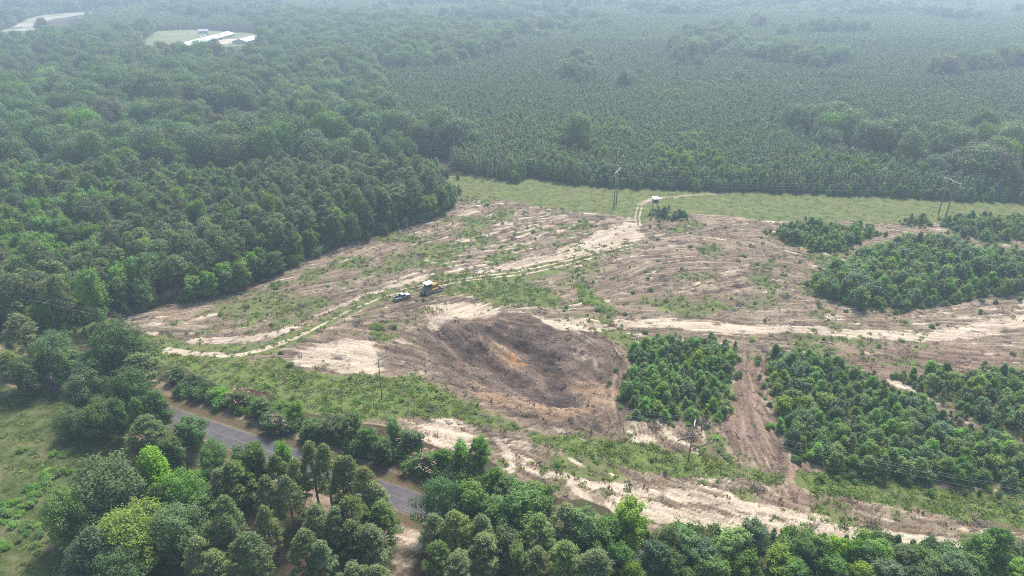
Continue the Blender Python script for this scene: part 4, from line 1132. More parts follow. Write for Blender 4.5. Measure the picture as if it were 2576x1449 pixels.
def info(p):
    z = p['zone']; kd = p['kind']
    col = WORDS.get(p['key'].split('_')[-1], 'grey-green')
    if z in ZDESC:
        what = 'pine' if kd == 'pine_tree' else ('hardwood' if p['h'] > 7 else 'leafy tree')
        tall = 'tall ' if p['h'] >= 13 else ''
        return f"{tall}{col} {what} {ZDESC[z][0]}, {ordinal(order[id(p)])} from left", ZDESC[z][1]
    if z == 'lone': return "tall bright green broadleaf tree standing alone beside the wooden utility pole", None
    if z == 'mimosa': return None, "mimosas in the road hedge"
    if z == 'lime bush': return "bright yellow-green bush on bare soil below the pickup truck", None
    if z == 'lone sapling': return "single small pine sapling on the grassy track beyond the bulldozer", None
    if z.startswith('island'):
        return f"{'young pine' if p['key'].startswith('pn') else col + ' sapling shrub'} {ISL[z[-1]]}", "regrowth " + ISL[z[-1]]
    if z == 'block':
        d_, f_ = polydist(EDGE, np.array([p['x']]), np.array([p['y']]))
        row = "on the field-facing edge" if d_[0] < 6 else "behind the edge" if d_[0] < 16 else "inside"
        part = "near the bright lone tree" if f_[0] < .48 else "beside mid field" if f_[0] < .75 else "toward the grass strip"
        what = "dark pine" if kd == 'pine_tree' else f"{col} hardwood"
        return f"{what} {row} of the pine stand, {part}", f"pine stand, {row}, {part}"
    return LABELS[z].get(kd) or list(LABELS[z].values())[0]


vis = []
for p in PLANTS:
    u, v, d = project(p['x'], p['y'], p['h'] * .7)
    p['d'] = float(d); p['seen'] = bool(-20 < u < 2596 and -20 < v < 1475)
QUOTA = {'pine_tree': 290, 'broadleaf_tree': 300, 'shrub': 290}
MUST = set(ZDESC) | {'lone', 'mimosa', 'lime bush', 'lone sapling'}
single = []
for kd, q in QUOTA.items():
    c = [p for p in PLANTS if p['kind'] == kd and p['seen']]
    c.sort(key=lambda p: (0 if p['zone'] in MUST or p['zone'] == 'crown' else 1, -(p['h'] + 1.0) / p['d']))
    single += c[:q]
sid = {id(p) for p in single}
NAMES = {'lone': 'broadleaf_tree', 'mimosa': 'mimosa_tree'}


def flowers(width, h, seed):
    r = np.random.default_rng(seed); n = 420
    cl = np.stack([r.normal(0, width * .28, 34), r.normal(0, width * .28, 34), h * (.72 + .26 * r.random(34))], 1)
    w = r.integers(0, 34, n); p = cl[w] + r.normal(0, .28, (n, 3)) * np.array([1, 1, .45])
    rr_ = np.hypot(p[:, 0], p[:, 1]); p[:, 2] = np.minimum(p[:, 2], h * 1.02) - (rr_ / width) ** 2 * h * .25
    return quads_mesh("blossom", p, np.array([0, 0, 1.]) + r.normal(0, .6, (n, 3)), r.random(n) * 6.3, .10 + .10 * r.random(n), .09 + .09 * r.random(n), r.random(n), LEAF['pink'])


mim_lab = ["small mimosa with sparse pink blossom where the paved road comes into view", "low mimosa with pale pink blossom beside a bright bush in the hedge", "large pink-blossomed mimosa right of a slim upright tree in the hedge", "pink-blossomed mimosa hanging low over the road verge"]
mi = 0
for p in single:
    trunk, crown = PROTO[p['key']][0][p['v']]
    root = empty('mimosa_tree' if p['zone'] == 'mimosa' else p['kind'], (p['x'], p['y'], p['z']), p['rot'])
    root.scale = (p['sx'] * p['ax'], p['sx'] / p['ax'], p['sz'])
    lab, grp = info(p)
    if p['zone'] == 'mimosa':
        lab = mim_lab[mi]
        f = link('blossom', flowers(PROTO[p['key']][2], PROTO[p['key']][1], 900 + mi), root); mi += 1
    tag(root, lab, {'pine_tree': 'pine tree', 'broadleaf_tree': 'tree', 'shrub': 'shrub'}[p['kind']], grp)
    link('trunk', trunk, root); link('crown', crown, root)


def gn_scatter(name, sources, rows, label):
    """one object of kind stuff: points that carry index, turn and size; each shows one source"""
    src = bpy.data.collections.new(name + "_sources")
    for i, me in enumerate(sources):
        src.objects.link(bpy.data.objects.new(f"{name}_source_{i:03d}", me))
    n = len(rows)
    me = bpy.data.meshes.new(name); me.vertices.add(n)
    a = np.array([r[:3] for r in rows], np.float32); me.vertices.foreach_set("co", a.ravel())
    ai = me.attributes.new("pick", 'INT', 'POINT'); ai.data.foreach_set("value", np.array([r[3] for r in rows], np.int32))
    ar = me.attributes.new("turn", 'FLOAT_VECTOR', 'POINT'); ar.data.foreach_set("vector", np.array([r[4] for r in rows], np.float32).ravel())
    as_ = me.attributes.new("size", 'FLOAT_VECTOR', 'POINT'); as_.data.foreach_set("vector", np.array([r[5] for r in rows], np.float32).ravel())
    o = link(name, me)
    ng = bpy.data.node_groups.new(name, 'GeometryNodeTree')
    ng.interface.new_socket("Geometry", in_out='INPUT', socket_type='NodeSocketGeometry')
    ng.interface.new_socket("Geometry", in_out='OUTPUT', socket_type='NodeSocketGeometry')
    gi = ng.nodes.new('NodeGroupInput'); go = ng.nodes.new('NodeGroupOutput')
    ci = ng.nodes.new('GeometryNodeCollectionInfo'); ci.inputs[0].default_value = src
    ci.inputs["Separate Children"].default_value = True; ci.inputs["Reset Children"].default_value = True
    ip = ng.nodes.new('GeometryNodeInstanceOnPoints'); ip.inputs["Pick Instance"].default_value = True

    def attr(nm, t):
        n_ = ng.nodes.new('GeometryNodeInputNamedAttribute'); n_.data_type = t; n_.inputs[0].default_value = nm
        return n_.outputs[0]
    ng.links.new(gi.outputs[0], ip.inputs["Points"]); ng.links.new(ci.outputs[0], ip.inputs["Instance"])
    ng.links.new(attr("pick", 'INT'), ip.inputs["Instance Index"])
    er = ng.nodes.new('FunctionNodeEulerToRotation'); ng.links.new(attr("turn", 'FLOAT_VECTOR'), er.inputs[0])
    ng.links.new(er.outputs[0], ip.inputs["Rotation"])
    ng.links.new(attr("size", 'FLOAT_VECTOR'), ip.inputs["Scale"])
    ng.links.new(ip.outputs[0], go.inputs[0])
    md = o.modifiers.new("scatter", 'NODES'); md.node_group = ng
    tag(o, label, None, None, 'stuff')
    return o


for kd, nm, lab in (('pine_tree', 'pine_forest', "dark pine forest and plantation filling the land behind the field"), ('broadleaf_tree', 'broadleaf_forest', "hazy hardwood forest stretching to the far distance"), ('shrub', 'undergrowth', "dense leafy regrowth and low bushes over the field")):
    keys = {}; src = []; rows = []
    for p in PLANTS:
        if p['kind'] != kd or id(p) in sid: continue
        k = (p['key'], p['v'])
        if k not in keys:
            tr_, cr_ = PROTO[p['key']][0][p['v']]
            keys[k] = len(src); src.append(join_mesh(nm + "_plant", tr_, cr_))
        rows.append((p['x'], p['y'], p['z'], keys[k], (0, 0, p['rot']), (p['sx'] * p['ax'], p['sx'] / p['ax'], p['sz'])))
    gn_scatter(nm, src, rows, lab)
print("plants", len(PLANTS), "single", len(single))


# ------------------------------------------------------------------ ground cover: grass tufts, weeds, sticks, clods
def tuft(seed, n, spread, h, mat, wid=.05):
    r = np.random.default_rng(seed)
    p = np.stack([r.normal(0, spread, n), r.normal(0, spread, n), h * (.25 + .5 * r.random(n))], 1)
    nrm = np.stack([r.standard_normal(n), r.standard_normal(n), .55 + .3 * r.random(n)], 1)
    return quads_mesh("tuft", p, nrm, r.random(n) * 6.3, h * (.45 + .4 * r.random(n)), wid + .6 * wid * r.random(n), r.random(n), LEAF[mat])


def stick_pile(seed, n, spread, lmin, lmax, rad):
    r = np.random.default_rng(seed); mb = MB(); tn = []
    for k in range(n):
        a = r.normal(0, .55); L = r.uniform(lmin, lmax) / 2; c = (r.normal(0, spread * .6), r.normal(0, spread), rad + .22 * r.random() ** 2)
        t = r.normal(0, .07); m = len(mb.v); R_ = rad * (.5 + r.random())
        mb.tube((c[0] - L * math.cos(a), c[1] - L * math.sin(a), c[2] - L * t), (c[0] + L * math.cos(a), c[1] + L * math.sin(a), c[2] + L * t), R_, R_ * .5, 4)
        tn += [r.random()] * (len(mb.v) - m)
    me = new_mesh("sticks", mb.v, mb.f, TWIG)
    at = me.attributes.new("tint", 'FLOAT', 'POINT'); at.data.foreach_set("value", np.array(tn, np.float32))
    return me


def clods(seed, n, spread, rad, mat):
    r = np.random.default_rng(seed); mb = MB(); tn = []
    for k in range(n):
        c = np.array([r.normal(0, spread), r.normal(0, spread), rad * .2]); s = rad * (.4 + .9 * r.random())
        vs = [c + s * np.array(q) * (.7 + .6 * r.random()) for q in ((1, 0, 0), (-1, 0, 0), (0, 1, 0), (0, -1, 0), (0, 0, .9), (0, 0, -.9))]
        m = len(mb.v)
        mb.add(vs, [(0, 2, 4), (2, 1, 4), (1, 3, 4), (3, 0, 4), (2, 0, 5), (1, 2, 5), (3, 1, 5), (0, 3, 5)]); tn += [r.random()] * (len(mb.v) - m)
    me = new_mesh("clods", mb.v, mb.f, mat)
    at = me.attributes.new("tint", 'FLOAT', 'POINT'); at.data.foreach_set("value", np.array(tn, np.float32))
    return me


def cover(n, wfun):
    x = RNG.uniform(GX0, GX1, n); y = RNG.uniform(GY0, GY1, n)
    u, v, d = project(x, y)
    w = wfun(x, y) * ((u > -60) & (u < 2640) & (v < 1500))
    k = RNG.random(n) < w
    return x[k], y[k]


def rowset(x, y, nsrc, smin, smax, along=False):
    z = gz(x, y); out = []
    fa = gmask(FA, x, y) if along else None
    for i in range(len(x)):
        s = random.uniform(smin, smax)
        out.append((x[i], y[i], float(z[i]), random.randrange(nsrc), (0, 0, (fa[i] + random.gauss(0, .7)) if along else random.uniform(0, 6.28)), (s, s, s * random.uniform(.7, 1.2))))
    return out


notroad = lambda x, y: (gmask(dRoad, x, y) > 4.2)
lushm = np.maximum.reduce([lower * GREEN, band, brushy, meadow * .22, regm * .6, polec * .6])
x, y = cover(150000, lambda x, y: np.clip(gmask(lushm, x, y), 0, 1) * .40 * notroad(x, y))
gn_scatter("grass", [tuft(i, 26, .33, .30, 'grass' if i % 2 else 'weed', .06) for i in range(6)], rowset(x, y, 6, .8, 1.7), "lush uneven grass and weeds on the lower field and meadow")
x, y = cover(150000, lambda x, y: np.clip(gmask(gf, x, y), 0, 1) * .30 * notroad(x, y) + gmask(track, x, y) * .15)
gn_scatter("weeds", [tuft(30 + i, 20, .28, .30, ('weed', 'grass', 'weed', 'dead')[i % 4], .07) for i in range(6)], rowset(x, y, 6, .7, 1.7), "scattered weeds sprouting over the cleared ground")
mulchm = np.clip(field * (1 - GREEN * .7) * (1 - np.clip(SAND, 0, 1) * .75) * (1 - .7 * track), 0, 1)
x, y = cover(110000, lambda x, y: np.clip(gmask(mulchm, x, y) * (.06 + .30 * gmask(patch, x, y) ** 2) * (1 - .85 * gmask(dark, x, y)), 0, 1))
gn_scatter("brush_debris", [stick_pile(50 + i, 9, .5, .5, 2.2, .035) for i in range(8)], rowset(x, y, 8, .5, 1.5, True), "broken sticks and brush strewn along the machine's passes")
x, y = cover(60000, lambda x, y: np.clip(.35 * gmask(clay, x, y) + .12 * gmask(pit, x, y) + .03 * gmask(mulchm, x, y), 0, 1))
gn_scatter("dirt", [clods(70 + i, 7, .45, .2, EARTH) for i in range(5)], rowset(x, y, 5, .5, 1.5), "loose clods of soil around the dug pit")
x, y = cover(60000, lambda x, y: gmask(corr, x, y) * .30)
gn_scatter("strip_grass", [tuft(110 + i, 16, .5, .20, 'grass', .09) for i in range(4)], rowset(x, y, 4, .6, 1.5), "rough tufted grass on the power line strip")
x, y = cover(26000, lambda x, y: gmask(WOOD, x, y) * ((y < 135)) * .5)
gn_scatter("leaf_litter", [tuft(90 + i, 14, .4, .15, 'dead', .06) for i in range(3)], rowset(x, y, 3, .7, 1.6), "fallen brown needles and leaves under the near trees")

# ------------------------------------------------------------------ far openings
def sheet(name, poly, z, mat, label, parent=None):
    import bmesh
    bm = bmesh.new(); f = bm.faces.new([bm.verts.new((p[0], p[1], z)) for p in poly]); bmesh.ops.triangulate(bm, faces=[f])
    bmesh.ops.recalc_face_normals(bm, faces=bm.faces)
    if sum(f.normal.z for f in bm.faces) < 0: bmesh.ops.reverse_faces(bm, faces=bm.faces)
    me = bpy.data.meshes.new(name); bm.to_mesh(me); bm.free(); me.materials.append(mat)
    return tag(link(name, me, parent), label, None, None, 'structure')


def pasture(name, c0, c1, c2):
    m, nt, b = mat_new(name)
    tc = N(nt, "ShaderNodeTexCoord"); P = tc.outputs["Object"]
    col = mix(nt, sstep(nt, noise(nt, P, .03, 4), .35, .65), c0, c1)
    col = mix(nt, sstep(nt, noise(nt, P, .013, 3), .5, .7), col, c2)
    nt.links.new(col, b.inputs["Base Color"]); b.inputs["Roughness"].default_value = .95
    return m


PAST = pasture("pasture", (0.115, 0.150, 0.052), (0.155, 0.180, 0.068), (0.22, 0.19, 0.115))
PALE = pasture("pale_shore", (0.32, 0.29, 0.22), (0.17, 0.19, 0.10), (0.40, 0.36, 0.29))
sheet("farm_field", FIELD_FARM, .10, PAST, "green pasture around the long poultry houses")
sheet("pond_shore", FIELD_POND, .10, PASTE if False else PALE, "pale open shore round the far pond")
sheet("hay_field", FIELD_STRIP, .10, pasture("hay", (0.42, 0.36, 0.20), (0.34, 0.34, 0.17), (0.46, 0.38, 0.26)), "tan hay strip below a dark tree line")
sheet("back_field", FIELD_BACK, .10, PALE, "pale clearing far behind the farm")
m_, nt_, b_ = mat_new("pond_water")
b_.inputs["Base Color"].default_value = (0.20, 0.23, 0.22, 1); b_.inputs["Roughness"].default_value = .08
for poly in ([(-60, 96), (0, 80), (50, 78), (92, 80), (88, 88), (60, 92), (30, 99), (-60, 102)], [(130, 47), (180, 42), (178, 46), (140, 52)], [(20, 70), (60, 68), (58, 71), (10, 75)]):
    sheet("pond_water", [U(*p) for p in poly], .16, m_, "still pale water of the far pond")
sheet("farm_yard", [U(*p) for p in [(505, 112), (560, 100), (600, 97), (600, 104), (560, 112), (525, 118)]], .16, pasture("yard_dirt", (0.42, 0.32, 0.25), (0.50, 0.42, 0.34), (0.30, 0.28, 0.16)), "bare dirt yard between the poultry houses")

# ------------------------------------------------------------------ shared materials of made things
WHITE_METAL = plain("white_roof_metal", (0.58, 0.59, 0.61), .45, var=.06, scale=.3)
WALL_GREY = plain("pale_wall", (0.42, 0.42, 0.42), .7, var=.15, scale=.2)
WOODP = plain("pole_wood", (0.21, 0.18, 0.155), .9, var=.3, scale=2)
WOOD_DK = plain("dark_wood", (0.10, 0.085, 0.07), .9, var=.3, scale=3)
GALV = plain("galvanised", (0.48, 0.49, 0.50), .5, .2, var=.1)
WIRE = plain("wire_aluminium", (0.50, 0.51, 0.52), .4, .3, var=.05)
CERAM = plain("insulator", (0.55, 0.54, 0.52), .3, var=.1)
SILVER = plain("truck_grey_paint", (0.27, 0.265, 0.265), .4, .2, var=.05, spec=.5)
SILVER_L = plain("truck_pale_paint", (0.60, 0.61, 0.63), .3, .25, var=.05, spec=.5)
GLASS = plain("dark_glass", (0.02, 0.02, 0.02), .25, var=.1, spec=.3)
RUBBER = plain("rubber", (0.025, 0.025, 0.025), .9, var=.2)
RIM = plain("wheel_rim", (0.45, 0.45, 0.46), .35, .5, var=.1)
BLACK = plain("black_plastic", (0.03, 0.03, 0.032), .6, var=.2)
RED = plain("red_lens", (0.35, 0.02, 0.02), .3, var=.05)
YELLOW = plain("machine_yellow", (0.60, 0.36, 0.075), .6, var=.3, scale=2.5)
STEEL = plain("worn_steel", (0.33, 0.30, 0.28), .5, .3, var=.3, scale=4)
DIRTY = plain("dirty_grey_steel", (0.235, 0.200, 0.170), .7, var=.35, scale=4)
RUST = plain("rusty_orange", (0.40, 0.16, 0.07), .8, var=.35, scale=4)


def near_z(x, y):
    return float(gz(x, y))


# ------------------------------------------------------------------ poultry houses, house, bins
def poultry_house(a, b, width, label):
    a = np.array(a); b = np.array(b); L = np.linalg.norm(b - a); ang = math.atan2(*(b - a)[::-1])
    root = tag(empty("poultry_house", (*((a + b) / 2), .1), ang), label, "farm building", "poultry houses on the farm")
    w = width / 2
    m = MB()
    for s in (-1, 1): m.box((0, s * w, 1.5), (L, .2, 3.0))
    m.build("side_wall", WALL_GREY, root)
    for s in (-1, 1):
        MB().add([(s * L / 2, -w, 0), (s * L / 2, w, 0), (s * L / 2, w, 3), (s * L / 2, 0, 5.4), (s * L / 2, -w, 3), (s * (L / 2 - .2), -w, 0), (s * (L / 2 - .2), w, 0), (s * (L / 2 - .2), w, 3), (s * (L / 2 - .2), 0, 5.4), (s * (L / 2 - .2), -w, 3)],
                 [(0, 1, 2, 3, 4), (9, 8, 7, 6, 5), (0, 4, 9, 5), (1, 2, 7, 6), (0, 1, 6, 5), (2, 3, 8, 7), (3, 4, 9, 8)]).build("gable_wall", GALV, root)
    np_ = 14
    for s in (-1, 1):
        for k in range(np_):      # roofing panels
            x0 = -L / 2 - .5 + (L + 1) * k / np_; x1 = x0 + (L + 1) / np_ - .06
            MB().add([(x0, s * (w + .8), 2.72), (x1, s * (w + .8), 2.72), (x1, 0, 5.62), (x0, 0, 5.62), (x0, s * (w + .8), 2.84), (x1, s * (w + .8), 2.84), (x1, 0, 5.74), (x0, 0, 5.74)],
                     [(0, 1, 2, 3), (4, 5, 6, 7), (0, 1, 5, 4), (1, 2, 6, 5), (2, 3, 7, 6), (3, 0, 4, 7)]).build("roof_panel", WHITE_METAL, root)
    for k in range(6):
        MB().box((-L * .4 + k * L * .16, -w - .3, 1.5), (1.6, .5, 1.6)).build("fan", BLACK, root)
    door = MB().box((L / 2 + .06, 0, 1.7), (.1, 3.4, 3.2)).build("door", WALL_GREY, root)
    return root, ang


h1a, h1b = np.array(U(462, 113, 3)), np.array(U(574, 82, 4))
poultry_house(h1a + (h1a - h1b) * .38, h1b, 17, "longer white-roofed poultry house beside the pasture")
poultry_house(np.array(U(601, 102, 4)), np.array(U(656, 88, 4)), 17, "shorter white-roofed poultry house half hidden by a tree")
for i, (u, v, lab) in enumerate(((506, 104, "feed bin nearer the tree line by the long poultry house"), (516, 102, "feed bin standing farther along the long poultry house"), (552, 98, "feed bin at the end of the farm yard"))):
    x, y = U(u, v)
    r_ = tag(empty("feed_bin", (x, y, .1)), lab, "silo", "feed bins")
    MB().tube((0, 0, 2.2), (0, 0, 5.5), 1.4, 1.4, 12).tube((0, 0, 1.0), (0, 0, 2.2), .3, 1.4, 12).build("drum", GALV, r_)
    MB().tube((0, 0, 5.5), (0, 0, 6.6), 1.45, .2, 12).build("lid", WHITE_METAL, r_)
    for a in range(4):
        MB().tube((1.2 * math.cos(a * 1.57), 1.2 * math.sin(a * 1.57), 0), (1.2 * math.cos(a * 1.57), 1.2 * math.sin(a * 1.57), 3), .06).build("leg", GALV, r_)
x, y = U(512, 84)
r_ = tag(empty("farmhouse", (x, y, .1), .5), "small white farmhouse at the back of the pasture", "house")
MB().box((0, 0, 1.6), (12, 7, 3.2)).build("wall", plain("white_siding", (.72, .72, .7), .7, var=.05), r_)
MB().prism([(-4.2, 3.2), (4.2, 3.2), (0, 5.4)], -6.6, 6.6).build("roof", plain("grey_shingle", (.4, .4, .42), .8, var=.1), r_).rotation_euler = (0, 0, math.radians(90))
for k in (-3.5, 0, 3.5):
    MB().box((k, -3.55, 1.7), (1.2, .1, 1.4)).build("window", GLASS, r_)
x, y = U(497, 118)
r_ = tag(empty("trailer", (x + 12, y + 6, .1), .4), "small white trailer parked in the farm yard", "trailer")
MB().box((0, 0, 1.7), (8, 2.5, 2.4)).build("body", WHITE_METAL, r_)
for s in (-1, 1): MB().tube((-1, s * 1.1, .45), (-1, s * 1.35, .45), .45, .45, 12).build("wheel", RUBBER, r_)


# ------------------------------------------------------------------ utility line
def utility_pole(base, h, ang, label, lean=(0, 0), arms=1):
    x, y = base
    root = tag(empty("utility_pole", (x, y, near_z(x, y)), ang), label, "utility pole", "wooden poles of the field power line")
    top = (lean[0], lean[1], h)
    MB().tube((0, 0, -.5), top, .16, .10, 8).build("shaft", WOODP, root, True)
    att = []
    for k in range(arms):
        z = h - .35 - .25 * k; dx = (.18 if k == 0 else -.18)
        MB().box((top[0] + dx, top[1], z), (.12, 2.9, .15)).build("crossarm", GALV if arms == 1 else WOODP, root)
        MB().tube((top[0] + dx, top[1] - .8, z), (top[0] * .9 + dx * .8, top[1] * .9, z - .9), .025).tube((top[0] + dx, top[1] + .8, z), (top[0] * .9 + dx * .8, top[1] * .9, z - .9), .025).build("brace", GALV, root)
        for s in (-1.3, 1.3):
            MB().tube((top[0] + dx, top[1] + s, z + .07), (top[0] + dx, top[1] + s, z + .34), .06, .045).build("insulator", CERAM, root)
    MB().tube((top[0], top[1], h), (top[0], top[1], h + .35), .06, .045).build("insulator", CERAM, root)
    c, s_ = math.cos(ang), math.sin(ang)
    z0 = near_z(x, y)
    for lx_, ly_, lz in ((top[0] + .18, top[1] - 1.3, h + .0), (top[0], top[1], h + .35), (top[0] + .18, top[1] + 1.3, h + .0)):
        att.append((x + c * lx_ - s_ * ly_, y + s_ * lx_ + c * ly_, z0 + lz))
    return att


def wire(a, b, sag, label, rad, group, n=14):
    a = np.array(a); b = np.array(b)
    pts = [a + (b - a) * t - np.array([0, 0, sag * 4 * t * (1 - t)]) for t in np.linspace(0, 1, n)]
    mb = MB()
    mb.path(pts, [rad] * n, 5)
    tag(mb.build("power_wire", WIRE, None), label, "wire", group)


PL = [np.array(U(145, 835)), np.array(U(961, 1000)), np.array(U(1732, 1158))]
dirv = (PL[2] - PL[0]) / np.linalg.norm(PL[2] - PL[0]); pang = math.atan2(dirv[1], dirv[0])
PH = [10.5, 11.0, 10.4]
labs = ["wooden utility pole with a pale crossarm beside the bright lone tree", "weathered double-armed utility pole on the grass below the dug pit", "dark utility pole standing on the lower grass band by the dirt lane"]
AT = [utility_pole(PL[i], PH[i], pang, labs[i], arms=(1, 2, 1)[i]) for i in range(3)]
ext0 = PL[0] - dirv * 100; ext1 = PL[2] + dirv * 92
g_ = "wires of the field power line"
side = ("near", "middle", "far")
for k in range(3):
    off0 = np.array(AT[0][k]) - np.array([*dirv * 100, 0]); off1 = np.array(AT[2][k]) + np.array([*dirv * 95, -1.0])
    wire(off0, AT[0][k], 1.6, f"{side[k]} wire running off the left frame edge from the lone-tree pole", .020, g_)
    wire(AT[0][k], AT[1][k], 1.9, f"{side[k]} wire from the lone-tree pole to the double-armed pole", .018, g_)
    wire(AT[1][k], AT[2][k], 1.5, f"{side[k]} wire from the double-armed pole across the dug pit", .015, g_)
    wire(AT[2][k], off1, 1.6, f"{side[k]} wire from the dark pole over the regrowth thicket", .015, g_)


# ------------------------------------------------------------------ transmission line of H-frames
def h_frame(c, ang, h, gap, label, armlen):
    root = tag(empty("transmission_tower", (c[0], c[1], near_z(c[0], c[1])), ang), label, "power pylon", "H-frame structures of the transmission line")
    for s in (-1, 1):
        MB().tube((0, s * gap / 2, -.6), (0, s * gap / 2, h), .26, .17, 10).build("pole", WOODP, root, True)
    MB().box((.24, 0, h - 1.6), (.18, armlen, .28)).build("crossarm", GALV, root)
    MB().tube((-.1, -gap / 2, h - 3.4), (-.1, gap / 2, h - 8.2), .09).build("brace", WOODP, root)
    MB().tube((.1, gap / 2, h - 3.4), (.1, -gap / 2, h - 8.2), .09).build("brace", WOODP, root)
    z0 = near_z(c[0], c[1]); att = []
    for s in (-1, 0, 1):
        y_ = s * (armlen / 2 - .2)
        mb = MB()
        for k in range(7): mb.tube((.24, y_, h - 1.85 - k * .19), (.24, y_, h - 1.95 - k * .19), .13, .05, 8)
        mb.build("insulator_string", CERAM, root)
        att.append((c[0] + math.cos(ang) * .24 - math.sin(ang) * y_, c[1] + math.sin(ang) * .24 + math.cos(ang) * y_, z0 + h - 3.25))
    for s in (-1, 1):
        att.append((c[0] - math.sin(ang) * s * gap / 2, c[1] + math.cos(ang) * s * gap / 2, z0 + h))
    return att


d12 = HF2 - HF1; d10 = HF1 - HF0
T1 = h_frame(HF1, math.atan2(d12[1] + d10[1], d12[0] + d10[0]) * .5 - .18, 17.5, 4.2, "two-pole wooden transmission structure on the grass strip left of the sand track", 9.5)
T2 = h_frame(HF2, math.atan2(d12[1], d12[0]) + .25, 17.0, 4.2, "two-pole transmission structure with a pale crossarm by the shrub patch", 9.5)
T0 = h_frame(HF0, math.atan2(d10[1], d10[0]), 18.5, 4.2, "transmission crossarm poking out of the hardwood forest", 10)
gT = "transmission line conductors"
nmk = ("near", "middle", "far", "near overhead", "far overhead")
for k in range(5):
    rad = .024 if k < 3 else .014
    wire(T1[k], T2[k], 3.0, f"{nmk[k]} line wire spanning the grass strip between the two-pole structures", rad, gT, 18)
    wire(T0[k], T1[k], 3.5, f"{nmk[k]} line wire running over the trees behind the pine stand", rad, gT, 22)
    wire(T2[k], np.array(T2[k]) + np.array([*(d12 / np.linalg.norm(d12) * 130), 0]), 3.0, f"{nmk[k]} line wire leaving the frame past the shrub patch", rad, gT, 18)

# ------------------------------------------------------------------ box blind
bx_, by_ = U(1647, 524)
r_ = tag(empty("box_blind", (bx_, by_, near_z(bx_, by_)), .12), "grey hunting box blind with a white roof on tall legs", "hunting blind")
for sx in (-.8, .8):
    for sy in (-.8, .8):
        MB().tube((sx * 1.15, sy * 1.15, -.2), (sx, sy, 2.7), .08, .08, 6).build("leg", WOODP, r_)
MB().box((0, 0, 2.75), (2.2, 2.2, .12)).build("floor", WOODP, r_)
BW = plain("blind_board", (0.17, 0.17, 0.18), .8, var=.25)
MB().box((0, -1.02, 3.05), (2.1, .08, .5)).box((0, -1.02, 4.3), (2.1, .08, .4)).box((-.8, -1.02, 3.7), (.5, .08, .82)).box((.8, -1.02, 3.7), (.5, .08, .82)).box((0, 1.02, 3.65), (2.1, .08, 1.7)).build("wall", BW, r_)
for s in (-1, 1): MB().box((s * 1.02, 0, 3.65), (.08, 1.94, 1.7)).build("side_wall", BW, r_)
MB().box((0, -.96, 3.7), (1.08, .03, .8)).build("window", GLASS, r_)
MB().add([(-1.4, -1.5, 4.52), (1.4, -1.5, 4.52), (1.4, 1.4, 4.85), (-1.4, 1.4, 4.85), (-1.4, -1.5, 4.6), (1.4, -1.5, 4.6), (1.4, 1.4, 4.93), (-1.4, 1.4, 4.93)], [(0, 1, 2, 3), (4, 5, 6, 7), (0, 1, 5, 4), (1, 2, 6, 5), (2, 3, 7, 6), (3, 0, 4, 7)]).build("roof", WHITE_METAL, r_)
lad = MB()
for s in (-.25, .25): lad.tube((1.9, s, 0), (1.1, s, 2.8), .035)
for k in range(6): lad.tube((1.9 - .8 * (k + .5) / 6, -.25, 2.8 * (k + .5) / 6), (1.9 - .8 * (k + .5) / 6, .25, 2.8 * (k + .5) / 6), .025)
lad.build("ladder", WOODP, r_)


# ------------------------------------------------------------------ pickup truck (x forward)
def wheel(parent, x, y, r, w):
    s = 1 if y > 0 else -1
    t = MB().tube((x, y - w / 2, r), (x, y + w / 2, r), r, r, 18).build("wheel", RUBBER, parent)
    MB().tube((x, y + s * w / 2, r), (x, y + s * (w / 2 + .015), r), r * .62, r * .55, 14).build("rim", RIM, t)


wr = np.array(U(1005.4, 755.5)); wf = np.array(U(1025.2, 748.4)); ta = math.atan2(*(wf - wr)[::-1])
tc_ = (wr + wf) / 2 + .85 * np.array([-math.sin(ta), math.cos(ta)])
tk = tag(empty("pickup_truck", (tc_[0], tc_[1], near_z(*tc_) + .02), ta), "grey pickup truck with an open bed parked beside the bulldozer", "truck")
W = .98
prof = [(-2.85, .48), (-2.85, 1.12), (-.62, 1.12), (-.62, 1.16), (1.08, 1.18), (2.55, 1.08), (2.82, .95), (2.85, .50), (2.25, .46), (2.05, .40), (1.30, .40), (1.15, .46), (-1.1, .44), (-1.3, .40), (-2.05, .40), (-2.2, .46)]
# lower body in side sections so that the bed stays open
body = MB()
hood = [(.9, .46), (.9, 1.16), (2.5, 1.10), (2.78, .98), (2.85, .55), (2.3, .46)]
body.prism(hood, -W, W)
body.box((.13, 0, .82), (1.54, 2 * W, .72))
body.box((-1.75, W - .06, .84), (2.22, .12, .62)).box((-1.75, -W + .06, .84), (2.22, .12, .62)).box((-1.75, 0, .62), (2.2, 2 * W - .24, .12)).box((-.70, 0, .88), (.12, 2 * W, .60))
bd = body.build("body", SILVER, tk)
MB().box((-2.83, 0, .84), (.09, 2 * W - .26, .58)).build("tailgate", SILVER, tk)
MB().box((-1.75, 0, .70), (2.06, 2 * W - .3, .03)).build("bed_liner", BLACK, tk)
MB().box((-1.75, W - .06, 1.165), (2.22, .13, .03)).box((-1.75, -W + .06, 1.165), (2.22, .13, .03)).build("bed_rail", SILVER_L, tk)
MB().prism([(.92, 1.165), (2.52, 1.105), (2.74, 1.0), (2.74, 1.02), (2.5, 1.14), (.92, 1.2)], -W + .08, W - .08).build("hood", SILVER_L, tk)
